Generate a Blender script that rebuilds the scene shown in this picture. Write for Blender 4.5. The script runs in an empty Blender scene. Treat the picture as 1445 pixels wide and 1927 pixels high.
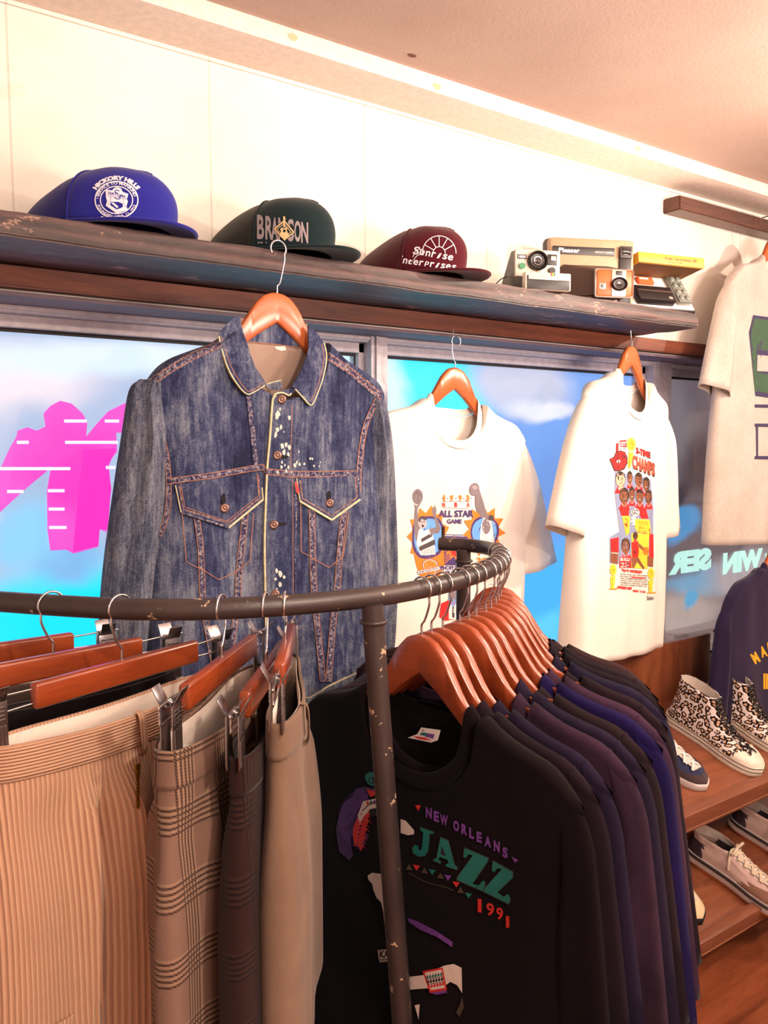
import bpy, bmesh, math, random
import numpy as np
from mathutils import Vector, Matrix, noise
from mathutils.bvhtree import BVHTree

random.seed(7)
C = bpy.context.scene.collection
PI = math.pi

# ---------------------------------------------------------------- camera
F, CX, CY = 1530.0, 722.5, 963.5
_vx = np.array([2923 - CX, -(831 - CY), -F]); _vx /= np.linalg.norm(_vx)
_vz = -np.array([866 - CX, -(18900 - CY), -F]); _vz -= _vx * _vz.dot(_vx); _vz /= np.linalg.norm(_vz)
_vy = np.cross(_vz, _vx)
ROT = np.array([_vx, _vy, _vz])
EYE = np.array([0, -1.75, 1.55])
cd = bpy.data.cameras.new('camera'); cam = bpy.data.objects.new('camera', cd); C.objects.link(cam)
cd.sensor_fit = 'VERTICAL'; cd.sensor_height = 36.0; cd.lens = F / 1927 * 36.0
cd.clip_start = 0.02
M4 = Matrix.Identity(4)
for i in range(3):
    for j in range(3): M4[i][j] = float(ROT[i][j])
    M4[i][3] = float(EYE[i])
cam.matrix_world = M4
bpy.context.scene.camera = cam

def _ray(px, py): return ROT @ np.array([px - CX, -(py - CY), -F]) / F
def onY(px, py, y):
    d = _ray(px, py); return Vector(EYE + d * ((y - EYE[1]) / d[1]))
def onZ(px, py, z):
    d = _ray(px, py); return Vector(EYE + d * ((z - EYE[2]) / d[2]))

# ---------------------------------------------------------------- world, light, exposure
sc = bpy.context.scene
sc.view_settings.view_transform = 'Standard'; sc.view_settings.look = 'None'
sc.view_settings.gamma = 1.0; sc.view_settings.use_curve_mapping = False
sc.view_settings.exposure = EXPOSURE = 0.0
wd = bpy.data.worlds.new('world'); sc.world = wd; wd.use_nodes = True
wd.node_tree.nodes['Background'].inputs[0].default_value = (0.55, 0.65, 0.9, 1)
wd.node_tree.nodes['Background'].inputs[1].default_value = 0.3

def lamp(name, kind, loc, target, energy, color, size=0.1, angle=60, blend=0.6, sy=None):
    l = bpy.data.lights.new(name, kind); l.energy = energy; l.color = color
    if kind == 'AREA':
        l.size = size
        if sy: l.shape = 'RECTANGLE'; l.size_y = sy
    elif kind == 'SPOT':
        l.shadow_soft_size = size; l.spot_size = math.radians(angle); l.spot_blend = blend
    o = bpy.data.objects.new(name, l); C.objects.link(o); o.location = loc
    o.rotation_euler = (Vector(target) - Vector(loc)).to_track_quat('-Z', 'Y').to_euler()
    return o
WARM = (1.0, 0.82, 0.66)
lamp('ceiling_spot', 'SPOT', (2.35, -1.15, 2.20), (1.1, 0, 2.0), 62, WARM, 0.022, 125, 0.8)
lamp('ceiling_spot', 'SPOT', (3.5, -1.4, 2.38), (2.7, 0, 1.7), 75, WARM, 0.03, 110, 0.7)
lamp('ceiling_spot', 'SPOT', (0.6, -2.5, 2.38), (0.5, -0.5, 1.2), 85, WARM, 0.05, 100, 0.7)
lamp('ceiling_spot', 'SPOT', (2.4, -2.3, 2.38), (1.8, -0.4, 0.7), 80, WARM, 0.05, 80, 0.7)
l_ = lamp('ceiling_strip', 'AREA', (1.0, -1.35, 2.30), (1.0, 0, 2.24), 1.2, WARM, 3.2, sy=0.03); l_.data.spread = math.radians(34)
lamp('frontal_fill', 'POINT', (0.2, -2.9, 1.75), (0, 0, 0), 34, (1.0, 0.76, 0.66)).data.shadow_soft_size = 0.25  # added fill point behind the camera, lifts ceiling and fronts; no known fixture
lamp('ceiling_fill', 'AREA', (1.9, -2.3, 1.7), (1.9, -2.1, 2.4), 88, (1.0, 0.78, 0.68), 0.8, sy=0.8)  # added upward fill, only there to brighten the ceiling
lamp('overhead_fill', 'AREA', (0.9, -1.9, 2.40), (0.9, -1.9, 0), 14, (1.0, 0.85, 0.72), 1.6, sy=1.0)  # added soft overhead fill for bounce off the walls, not a known fixture

# ---------------------------------------------------------------- object helpers
def tag(o, label=None, cat=None, group=None, kind=None):
    if label: o['label'] = label
    if cat: o['category'] = cat
    if group: o['group'] = group
    if kind: o['kind'] = kind
    return o
def thing(name, label, cat, loc=(0, 0, 0), rz=0.0, group=None, rot=None):
    o = bpy.data.objects.new(name, None); C.objects.link(o); o.empty_display_size = 0.05
    o.location = loc; o.rotation_euler = rot if rot else (0, 0, rz)
    return tag(o, label, cat, group)
def link(name, me, m, parent=None, smooth=False):
    o = bpy.data.objects.new(name, me); C.objects.link(o)
    ms = m if isinstance(m, (list, tuple)) else [m]
    for x in ms: me.materials.append(x)
    if smooth is True: me.polygons.foreach_set('use_smooth', [True] * len(me.polygons))
    elif smooth: me.shade_smooth() if False else smooth_angle(me, smooth)
    if parent: o.parent = parent
    return o
def smooth_angle(me, deg):
    me.polygons.foreach_set('use_smooth', [True] * len(me.polygons))
    try: me.set_sharp_from_angle(angle=math.radians(deg))
    except Exception: pass
def mk(name, vs, fs, m, parent=None, smooth=False, mi=None):
    me = bpy.data.meshes.new(name); me.from_pydata([tuple(v) for v in vs], [], fs); me.update()
    o = link(name, me, m, parent, smooth)
    if mi: me.polygons.foreach_set('material_index', mi)
    return o
def bmo(name, bm, m, parent=None, smooth=False):
    me = bpy.data.meshes.new(name); bm.normal_update(); bm.to_mesh(me); bm.free()
    return link(name, me, m, parent, smooth)
def bbox(bm, c, s, bev=0.0, rot=None, seg=2, mi=0):
    r = bmesh.ops.create_cube(bm, size=1.0); vs = r['verts']
    bmesh.ops.scale(bm, vec=s, verts=vs)
    if bev:
        es = list({e for v in vs for e in v.link_edges})
        g = bmesh.ops.bevel(bm, geom=es, offset=bev, segments=seg, affect='EDGES', profile=0.5)
        vs = list({v for f in g['faces'] for v in f.verts} | {v for v in vs if v.is_valid})
    if rot is not None: bmesh.ops.rotate(bm, cent=(0, 0, 0), matrix=rot, verts=vs)
    bmesh.ops.translate(bm, vec=c, verts=vs)
    if mi:
        for f in {f for v in vs for f in v.link_faces}: f.material_index = mi
    return vs
def box(name, c, s, m, parent=None, bev=0.0, rot=None, smooth=30):
    bm = bmesh.new(); bbox(bm, c, s, bev, rot)
    return bmo(name, bm, m, parent, smooth if bev else False)
def spline(pts, n=8, closed=False):
    P = [Vector(p) for p in pts]; out = []; N = len(P)
    rng = range(N) if closed else range(N - 1)
    for i in rng:
        if closed: p0, p1, p2, p3 = P[i - 1], P[i], P[(i + 1) % N], P[(i + 2) % N]
        else:
            p1, p2 = P[i], P[i + 1]
            p0 = P[i - 1] if i else p1 * 2 - p2
            p3 = P[i + 2] if i + 2 < N else p2 * 2 - p1
        for k in range(n):
            t = k / n
            out.append(0.5 * ((2 * p1) + (p2 - p0) * t + (2 * p0 - 5 * p1 + 4 * p2 - p3) * t * t + (3 * p1 - p0 - 3 * p2 + p3) * t ** 3))
    if not closed: out.append(P[-1].copy())
    return out
def btube(bm, pts, r, sides=8, closed=False, mi=0, flat=1.0, up=None):
    """sweep a circle (or flattened one) along pts; r number or list"""
    N = len(pts); P = [Vector(p) for p in pts]; rings = []
    R = r if isinstance(r, (list, tuple)) else [r] * N
    t0 = (P[1] - P[0]).normalized()
    nrm = Vector(up) if up else (Vector((0, 0, 1)) if abs(t0.z) < 0.9 else Vector((1, 0, 0)))
    nrm = (nrm - t0 * nrm.dot(t0)).normalized()
    for i in range(N):
        if closed: t = (P[(i + 1) % N] - P[i - 1])
        elif i == 0: t = P[1] - P[0]
        elif i == N - 1: t = P[-1] - P[-2]
        else: t = P[i + 1] - P[i - 1]
        if t.length < 1e-9: t = t0
        t.normalize()
        nrm = nrm - t * nrm.dot(t)
        if nrm.length < 1e-6: nrm = t.orthogonal()
        nrm.normalize(); bn = t.cross(nrm)
        rings.append([bm.verts.new(P[i] + (nrm * math.cos(2 * PI * k / sides) * R[i] * flat + bn * math.sin(2 * PI * k / sides) * R[i])) for k in range(sides)])
    fs = []
    for i in range(N if closed else N - 1):
        a, b = rings[i], rings[(i + 1) % N]
        for k in range(sides):
            fs.append(bm.faces.new((a[k], a[(k + 1) % sides], b[(k + 1) % sides], b[k])))
    if not closed:
        fs.append(bm.faces.new(rings[0][::-1])); fs.append(bm.faces.new(rings[-1]))
    for f in fs: f.material_index = mi
    return fs
def tube(name, pts, r, m, parent=None, sides=8, closed=False, flat=1.0, up=None):
    bm = bmesh.new(); btube(bm, pts, r, sides, closed, 0, flat, up)
    bmesh.ops.recalc_face_normals(bm, faces=bm.faces)
    return bmo(name, bm, m, parent, 50)
def bprism(bm, poly, d0, d1, fn, mi=0, bev=0.0):
    """poly (a,b) extruded between depths d0,d1; fn(a,b,d)->xyz"""
    n = len(poly)
    A = [bm.verts.new(fn(a, b, d0)) for a, b in poly]; B = [bm.verts.new(fn(a, b, d1)) for a, b in poly]
    fs = [bm.faces.new(A[::-1]), bm.faces.new(B)]
    for i in range(n): fs.append(bm.faces.new((A[i], A[(i + 1) % n], B[(i + 1) % n], B[i])))
    for f in fs: f.material_index = mi
    if bev:
        es = list({e for f in fs[:2] for e in f.edges})
        bmesh.ops.bevel(bm, geom=es, offset=bev, segments=2, affect='EDGES', profile=0.5)
def prism(name, poly, d0, d1, fn, m, parent=None, bev=0.0, smooth=35):
    bm = bmesh.new(); bprism(bm, poly, d0, d1, fn, 0, bev)
    bmesh.ops.recalc_face_normals(bm, faces=bm.faces)
    return bmo(name, bm, m, parent, smooth)
def cyl(bm, c, axis, r, h, seg=24, mi=0, r2=None, bev=0):
    axis = Vector(axis).normalized(); q = axis.to_track_quat('Z', 'Y').to_matrix().to_4x4()
    r_ = bmesh.ops.create_cone(bm, cap_ends=True, segments=seg, radius1=r, radius2=r if r2 is None else r2, depth=h,
                               matrix=Matrix.Translation(Vector(c)) @ q)
    fs = {f for v in r_['verts'] for f in v.link_faces}
    for f in fs: f.material_index = mi
    return r_['verts']
def solid(o, t, off=-1):
    md = o.modifiers.new('solid', 'SOLIDIFY'); md.thickness = t; md.offset = off; return o
def subs(o, n=1):
    md = o.modifiers.new('sub', 'SUBSURF'); md.levels = n; md.render_levels = n; return o
def bevm(o, w=0.002, n=2):
    md = o.modifiers.new('bev', 'BEVEL'); md.width = w; md.segments = n; md.limit_method = 'ANGLE'; return o
def copy_tree(o, parent=None):
    c = o.copy(); C.objects.link(c); c.parent = parent
    for ch in list(o.children): copy_tree(ch, c)
    return c
def struct(o): o['kind'] = 'structure'; return o

# ---------------------------------------------------------------- material helpers
class NT:
    def __init__(s, name):
        s.m = bpy.data.materials.new(name); s.m.use_nodes = True; s.t = s.m.node_tree; s.b = s.t.nodes['Principled BSDF']
        s.out = s.t.nodes['Material Output']
    def n(s, typ, **kw):
        nd = s.t.nodes.new(typ)
        for k, v in kw.items():
            if k in nd.inputs: s.put(nd.inputs[k], v)
            else: setattr(nd, k, v)
        return nd
    def put(s, sock, v):
        if isinstance(v, bpy.types.NodeSocket): s.t.links.new(v, sock)
        elif hasattr(sock, 'default_value'):
            try: sock.default_value = v
            except Exception: sock.default_value = (*v, 1.0)
    def co(s, scale=(1, 1, 1), rot=(0, 0, 0), loc=(0, 0, 0)):
        tc = s.n('ShaderNodeTexCoord'); mp = s.n('ShaderNodeMapping')
        s.t.links.new(tc.outputs['Object'], mp.inputs[0])
        mp.inputs['Scale'].default_value = scale; mp.inputs['Rotation'].default_value = rot; mp.inputs['Location'].default_value = loc
        return mp.outputs[0]
    def noise(s, scale, vec=None, detail=4, rough=0.55, dist=0.0):
        nd = s.n('ShaderNodeTexNoise'); nd.inputs['Scale'].default_value = scale; nd.inputs['Detail'].default_value = detail
        nd.inputs['Roughness'].default_value = rough; nd.inputs['Distortion'].default_value = dist
        s.t.links.new(vec if vec is not None else s.co(), nd.inputs['Vector']); return nd.outputs['Fac']
    def ramp(s, fac, stops, interp='LINEAR'):
        nd = s.n('ShaderNodeValToRGB'); s.t.links.new(fac, nd.inputs[0]); nd.color_ramp.interpolation = interp
        e = nd.color_ramp.elements
        while len(e) > len(stops): e.remove(e[-1])
        while len(e) < len(stops): e.new(0.5)
        for el, (p, c) in zip(e, stops):
            el.position = p; el.color = (*c, 1) if len(c) == 3 else c
        return nd.outputs[0]
    def mix(s, f, a, b, mode='MIX'):
        nd = s.n('ShaderNodeMix'); nd.data_type = 'RGBA'; nd.blend_type = mode
        s.put(nd.inputs[0], f); s.put(nd.inputs[6], a); s.put(nd.inputs[7], b); return nd.outputs[2]
    def math(s, op, a, b=0.0, c=0.0):
        nd = s.n('ShaderNodeMath'); nd.operation = op; s.put(nd.inputs[0], a); s.put(nd.inputs[1], b); s.put(nd.inputs[2], c); return nd.outputs[0]
    def xyz(s, vec):
        nd = s.n('ShaderNodeSeparateXYZ'); s.t.links.new(vec, nd.inputs[0]); return nd.outputs
    def bump(s, h, strength=0.3, dist=0.01):
        nd = s.n('ShaderNodeBump'); nd.inputs['Strength'].default_value = strength; nd.inputs['Distance'].default_value = dist
        s.t.links.new(h, nd.inputs['Height']); s.t.links.new(nd.outputs[0], s.b.inputs['Normal'])
    def base(s, c): s.put(s.b.inputs['Base Color'], c)
    def set(s, rough=0.5, metal=0.0, spec=0.5, sheen=0.0):
        s.b.inputs['Roughness'].default_value = rough; s.b.inputs['Metallic'].default_value = metal
        s.b.inputs['Specular IOR Level'].default_value = spec; s.b.inputs['Sheen Weight'].default_value = sheen
        s.b.inputs['Sheen Roughness'].default_value = 0.5
        return s
def S(r, g, b):  # sRGB 0-255 to linear
    f = lambda v: (v / 255 / 12.92) if v <= 10.3 else ((v / 255 + 0.055) / 1.055) ** 2.4
    return (f(r), f(g), f(b))
_pm = {}
def plain(name, col, rough=0.5, metal=0.0, spec=0.5, sheen=0.0, var=0.0, coat=0.0):
    if name in _pm: return _pm[name]
    t = NT(name)
    k = t.noise(60.0, detail=3)
    v = max(var, 0.06)
    lo = tuple(max(0, c * (1 - v)) for c in col); hi = tuple(min(1, c * (1 + v)) for c in col)
    t.base(t.ramp(k, [(0.35, lo), (0.65, hi)])); t.set(rough, metal, spec, sheen)
    t.b.inputs['Coat Weight'].default_value = coat
    _pm[name] = t.m; return t.m
def cloth(name, col, col2=None, scale=700, bump=0.25, rough=0.9, sheen=0.15, mott=8.0, heather=0.0, spec=0.15):
    if name in _pm: return _pm[name]
    t = NT(name); n1 = t.noise(mott, detail=5, rough=0.6)
    col2 = col2 or tuple(c * 0.8 for c in col)
    a = t.ramp(n1, [(0.3, col2), (0.7, col)])
    if heather:
        n3 = t.noise(1.0, t.co((350, 350, 90)), detail=2)
        a = t.mix(t.math('MULTIPLY', t.math('GREATER_THAN', n3, 0.58), heather), a, tuple(c * 0.6 for c in col))
    t.base(a); n2 = t.noise(scale, detail=1)
    t.bump(t.math('ADD', n2, t.math('MULTIPLY', n1, 2.0)), bump, 0.0012); t.set(rough, 0, spec, sheen)
    _pm[name] = t.m; return t.m
def wood(name, dark, light, axis='X', scale=1.0, rough=0.45, grain=18, bump=0.2, coat=0.0, contrast=(0.3, 0.7)):
    if name in _pm: return _pm[name]
    t = NT(name); k = {'X': (0.12, 1, 1), 'Y': (1, 0.12, 1), 'Z': (1, 1, 0.1)}[axis]
    v = t.co(tuple(a * scale for a in k))
    n1 = t.noise(grain, v, detail=6, rough=0.6, dist=0.6); n2 = t.noise(grain * 9, v, detail=3)
    f = t.math('ADD', t.math('MULTIPLY', n1, 0.75), t.math('MULTIPLY', n2, 0.25))
    t.base(t.ramp(f, [(contrast[0], dark), (contrast[1], light)])); t.bump(f, bump, 0.002)
    t.set(rough, 0, 0.5); t.b.inputs['Coat Weight'].default_value = coat; t.b.inputs['Coat Roughness'].default_value = 0.25
    _pm[name] = t.m; return t.m
def emis(name, col, s=1.0):
    if name in _pm: return _pm[name]
    t = NT(name); t.base(tuple(c * 0.3 for c in col)); t.put(t.b.inputs['Emission Color'], col); t.b.inputs['Emission Strength'].default_value = s
    _pm[name] = t.m; return t.m

# ---------------------------------------------------------------- decals draped on a surface
_txt = {}
def text_mesh(s, bold=0.0, shear=0.0):
    key = (s, bold, shear)
    if key in _txt: return _txt[key]
    cu = bpy.data.curves.new('t', 'FONT'); cu.body = s; cu.size = 1.0; cu.offset = bold; cu.shear = shear
    cu.resolution_u = 3; cu.align_x = 'CENTER'
    o = bpy.data.objects.new('t', cu); C.objects.link(o); dg = bpy.context.evaluated_depsgraph_get()
    me = bpy.data.meshes.new_from_object(o.evaluated_get(dg))
    vs = [(v.co.x, v.co.y) for v in me.vertices]; fs = [tuple(p.vertices) for p in me.polygons]
    C.objects.unlink(o); bpy.data.objects.remove(o); bpy.data.curves.remove(cu); bpy.data.meshes.remove(me)
    xs = [v[0] for v in vs] or [0]; ys = [v[1] for v in vs] or [0]
    x0, x1, y0, y1 = min(xs), max(xs), min(ys), max(ys)
    vs = [((x - (x0 + x1) / 2) / max(1e-6, x1 - x0), (y - (y0 + y1) / 2) / max(1e-6, y1 - y0)) for x, y in vs]
    _txt[key] = (vs, fs, (x1 - x0) / max(1e-6, y1 - y0)); return _txt[key]
class Decal:
    """collects flat coloured shapes in (a,b) and drapes them over a target"""
    def __init__(s): s.parts = []; s.mats = []; s.layer = 0
    def mi(s, m):
        if m not in s.mats: s.mats.append(m)
        return s.mats.index(m)
    def poly(s, pts, m, lay=None):
        s.layer += 1; s.parts.append(([tuple(p) for p in pts], [tuple(range(len(pts)))], s.mi(m), s.layer if lay is None else lay))
    def ell(s, c, rx, ry, m, n=28, rot=0.0, a0=0, a1=2 * PI, lay=None):
        full = abs(a1 - a0 - 2 * PI) < 1e-6; k = n if full else n + 1; P = []
        for i in range(k):
            a = a0 + (a1 - a0) * i / n; x, y = rx * math.cos(a), ry * math.sin(a)
            P.append((c[0] + x * math.cos(rot) - y * math.sin(rot), c[1] + x * math.sin(rot) + y * math.cos(rot)))
        s.poly(P, m, lay)
    def ring(s, c, rx, ry, w, m, n=40, a0=0, a1=2 * PI):
        s.layer += 1; V = []; Fc = []
        for i in range(n + 1):
            a = a0 + (a1 - a0) * i / n
            V += [(c[0] + rx * math.cos(a), c[1] + ry * math.sin(a)), (c[0] + (rx - w) * math.cos(a), c[1] + (ry - w) * math.sin(a))]
            if i: Fc.append((2 * i - 2, 2 * i, 2 * i + 1, 2 * i - 1))
        s.parts.append((V, Fc, s.mi(m), s.layer))
    def line(s, pts, w, m, lay=None):
        s.layer += 1; V = []; Fc = []; P = [Vector(p) for p in pts]
        for i, p in enumerate(P):
            t = (P[min(i + 1, len(P) - 1)] - P[max(i - 1, 0)]); t.normalize(); q = Vector((-t.y, t.x)) * w / 2
            V += [tuple(p + q), tuple(p - q)]
            if i: Fc.append((2 * i - 2, 2 * i, 2 * i + 1, 2 * i - 1))
        s.parts.append((V, Fc, s.mi(m), s.layer if lay is None else lay))
    def text(s, t, c, w, h, m, bold=0.02, shear=0.0, rot=0.0, slant=0.0, outline=None, arc=None):
        """w,h full size. arc=(radius, +1 up/-1 down): bends about a centre at c"""
        vs, fs, _ = text_mesh(t, bold, shear); s.layer += 1
        def mp(x, y):
            x *= w; y *= h
            if arc:
                r, sg, ky = (*arc, 1.0)[:3]; a = x / r; rr = r + y * sg
                return (c[0] + rr * math.sin(a), c[1] + sg * rr * math.cos(a) * ky)
            y += slant * x
            return (c[0] + x * math.cos(rot) - y * math.sin(rot), c[1] + x * math.sin(rot) + y * math.cos(rot))
        s.parts.append(([mp(x, y) for x, y in vs], fs, s.mi(m), s.layer))
    def build(s, name, parent, place, drop=None, step=0.00012, base=0.0007, maxe=0.012):
        """place(a,b)->local point; drop(point)->(surface point, outward normal) or None"""
        step = min(step, .0013 / max(1, s.layer))
        bm = bmesh.new(); lay = bm.verts.layers.float.new('l')
        for V, Fc, mi, L in s.parts:
            vs = []
            for a, b in V:
                v = bm.verts.new((a, b, 0)); v[lay] = L; vs.append(v)
            for f in Fc:
                try: bm.faces.new([vs[i] for i in f]).material_index = mi
                except ValueError: pass
        bmesh.ops.triangulate(bm, faces=bm.faces)
        for _ in range(5):
            es = [e for e in bm.edges if e.calc_length() > maxe]
            if not es: break
            bmesh.ops.subdivide_edges(bm, edges=es, cuts=1); bmesh.ops.triangulate(bm, faces=[f for f in bm.faces if len(f.verts) > 3])
        for v in bm.verts:
            p, nrm = place(v.co.x, v.co.y)
            off = base + step * v[lay]
            if drop:
                h = drop(p)
                if h is not None: p, nrm = h
            v.co = Vector(p) + Vector(nrm) * off
        o = bmo(name, bm, s.mats, parent); return o
def dropper(objs, direction, back=0.3):
    """ray dropper onto meshes (local coordinates shared with the parent)"""
    vs = []; fs = []
    for o in objs:
        b = len(vs); vs += [o.matrix_basis @ v.co for v in o.data.vertices]; fs += [tuple(b + i for i in p.vertices) for p in o.data.polygons]
    t = BVHTree.FromPolygons(vs, fs); d = Vector(direction).normalized()
    def f(p):
        h = t.ray_cast(Vector(p) - d * back, d)
        if h[0] is None: return None
        n = h[1]
        if n.dot(d) > 0: n = -n
        n = (n - d).normalized() if n.dot(-d) < 0.6 else n
        return h[0], -d
    return f

# ================================================================ the room
GY = 0.15   # plane of the glass
CZ = 2.442  # ceiling height
t = NT('wall_paint')
cw = t.co(); n1 = t.noise(2.2, cw, detail=6, rough=0.65); n2 = t.noise(9, cw, detail=4)
col = t.ramp(n1, [(0.3, S(224, 215, 204)), (0.62, S(240, 234, 224))])
sx = t.xyz(cw)[0]
fr = t.math('FRACT', t.math('DIVIDE', t.math('SUBTRACT', sx, 0.3414), 0.4118))
seam = t.math('MAXIMUM', t.math('LESS_THAN', fr, 0.005), t.math('GREATER_THAN', fr, 0.995))
n3 = t.noise(1.3, t.co((1.2, 1, 3)), detail=8, rough=0.75)
col = t.mix(t.math('MULTIPLY', t.math('GREATER_THAN', n3, 0.62), 0.25), col, S(214, 192, 176))
col = t.mix(t.math('MULTIPLY', seam, 0.35), col, S(170, 140, 125))
t.base(col); t.bump(t.math('SUBTRACT', t.math('MULTIPLY', n2, 0.3), seam), 0.35, 0.002); t.set(0.8, 0, 0.3)
M_wall = t.m
t = NT('ceiling_plaster'); n1 = t.noise(130, detail=3, rough=0.7); n2 = t.noise(3, detail=3)
n3 = t.noise(48, t.co((1, 1, 1)), detail=2, dist=2.0)
t.base(t.ramp(n2, [(0.3, S(196, 172, 160)), (0.7, S(206, 184, 172))]))
t.bump(t.math('ADD', n1, t.math('MULTIPLY', t.math('GREATER_THAN', n3, 0.60), 1.2)), 0.55, 0.0022); t.set(0.8, 0, 0.3); M_ceil = t.m
M_floor = wood('floor_boards', S(92, 44, 26), S(160, 88, 56), 'X', 1.0, 0.32, 16, 0.1, 0.2)
M_frame = plain('window_paint', S(186, 178, 186), 0.45, 0, 0.5, var=0.1)
M_gasket = plain('window_gasket', S(40, 34, 36), 0.7)
M_lintel = wood('lintel_wood', S(80, 62, 72), S(122, 102, 116), 'X', 1.0, 0.6, 14, 0.3)
XL, XR, YB = -1.6, 4.6, -3.6
WX0, WX1, WZ0, WZ1 = -0.9, 4.2, 0.78, 1.85

bm = bmesh.new()
def slab(x0, x1, y0, y1, z0, z1, b=bm):
    bbox(b, ((x0 + x1) / 2, (y0 + y1) / 2, (z0 + z1) / 2), (x1 - x0, y1 - y0, z1 - z0))
slab(XL, XR, 0, 0.3, WZ1, CZ); slab(XL, XR, 0, 0.3, 0, WZ0)
slab(XL, WX0, 0, 0.3, WZ0, WZ1); slab(WX1, XR, 0, 0.3, WZ0, WZ1)
struct(bmo('wall_back', bm, M_wall))
struct(box('wall_left', (XL - 0.05, (YB + 0.3) / 2, CZ / 2), (0.1, 0.3 - YB, CZ), M_wall))
struct(box('wall_right', (XR + 0.05, (YB + 0.3) / 2, CZ / 2), (0.1, 0.3 - YB, CZ), M_wall))
struct(box('wall_front', ((XL + XR) / 2, YB - 0.05, CZ / 2), (XR - XL, 0.1, CZ), M_wall))
struct(box('floor', ((XL + XR) / 2, (YB + 0.3) / 2, -0.05), (XR - XL, 0.3 - YB, 0.1), M_floor))
# ceiling with the little hole that shows in the plaster
bm = bmesh.new(); slab(XL, XR, YB, 0.3, CZ, CZ + 0.1, bm)
ceil = struct(bmo('ceiling', bm, M_ceil))
hp = onZ(775, 104, CZ)
bm = bmesh.new(); random.seed(3)
ring = [(hp.x + math.cos(a) * (0.010 + 0.004 * random.random()), hp.y + math.sin(a) * 0.007) for a in [2 * PI * i / 14 for i in range(14)]]
bprism(bm, ring, 0, 0.0012, lambda a, b, d: (a, b, CZ - d))
struct(bmo('trim_1', bm, plain('plaster_scar', S(120, 84, 70), 0.9)))
# beam boxed along the top of the wall
struct(box('trim_2', ((XL + XR) / 2, -0.0725, (2.402 + CZ) / 2), (XR - XL, 0.145, CZ - 2.402), plain('beam_paint', S(236, 222, 212), 0.75, var=0.04), bev=0.0015))
bm = bmesh.new()
for px, py in ((551, 70), (822, 163), (1200, 280)):
    p = onY(px, py, -0.145)
    bprism(bm, [(p.x + 0.012 * math.cos(a) * (1 + 0.2 * math.sin(3 * a)), p.z + 0.008 * math.sin(a)) for a in [2 * PI * i / 18 for i in range(18)]], 0, 0.0006, lambda a, b, d: (a, -0.145 - d, b))
struct(bmo('trim_3', bm, plain('filler_spot', S(214, 186, 150), 0.9)))
# cornice line where beam meets wall
struct(box('trim_4', ((XL + XR) / 2, -0.003, 2.398), (XR - XL, 0.006, 0.008), M_wall))

# ---- window: lintel board, frames, panes
struct(box('trim_5', ((WX0 + WX1) / 2, 0.055, 1.847), (WX1 - WX0, 0.145, 0.008), M_lintel))
zg = onY(0, 624, GY).z
xm0, xm1 = onY(684, 800, 0.13).x, onY(714, 800, 0.13).x
xn0, xn1 = onY(1212, 700, 0.13).x, onY(1246, 700, 0.13).x
panes = [(WX0, xm0), (xm1, xn0), (xn1, WX1)]
for i, (a, b) in enumerate(panes):
    w = bpy.data.objects.new('window_%d' % (i + 1), None); C.objects.link(w); struct(w)
    bm = bmesh.new()
    slab(a, b, 0.10, 0.20, zg + 0.035, 1.843, bm)                # head
    slab(a, b, 0.125, 0.18, zg + 0.008, zg + 0.035, bm)          # sash rail
    slab(a, b, 0.10, 0.20, WZ0, WZ0 + 0.05, bm)
    slab(a, a + 0.018, 0.125, 0.18, WZ0, zg + 0.035, bm); slab(b - 0.018, b, 0.125, 0.18, WZ0, zg + 0.035, bm)
    bmesh.ops.bevel(bm, geom=list(bm.edges), offset=0.0015, segments=1, affect='EDGES')
    struct(bmo('window_frame', bm, M_frame, w))
    bm = bmesh.new(); slab(a + 0.018, b - 0.018, 0.142, 0.146, zg, zg + 0.009, bm)
    slab(a + 0.018, a + 0.021, 0.142, 0.146, WZ0 + .05, zg, bm); slab(b - 0.021, b - 0.018, 0.142, 0.146, WZ0 + .05, zg, bm)
    struct(bmo('window_gasket', bm, M_gasket, w))
# posts between the panes
bm = bmesh.new(); slab(xm0, xm1, 0.09, 0.20, WZ0, 1.843, bm); slab(xn0, xn1, 0.09, 0.20, WZ0, 1.843, bm)
slab(xm0 + .012, xm0 + .018, 0.082, 0.09, WZ0, 1.843, bm); slab(xn0 + .012, xn0 + .018, 0.082, 0.09, WZ0, 1.843, bm)
struct(bmo('trim_6', bm, M_frame))
# a thin ledge moulding under the lintel
struct(box('trim_7', ((WX0 + WX1) / 2, 0.098, 1.838), (WX1 - WX0, 0.010, 0.010), M_frame, bev=0.002))

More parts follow.
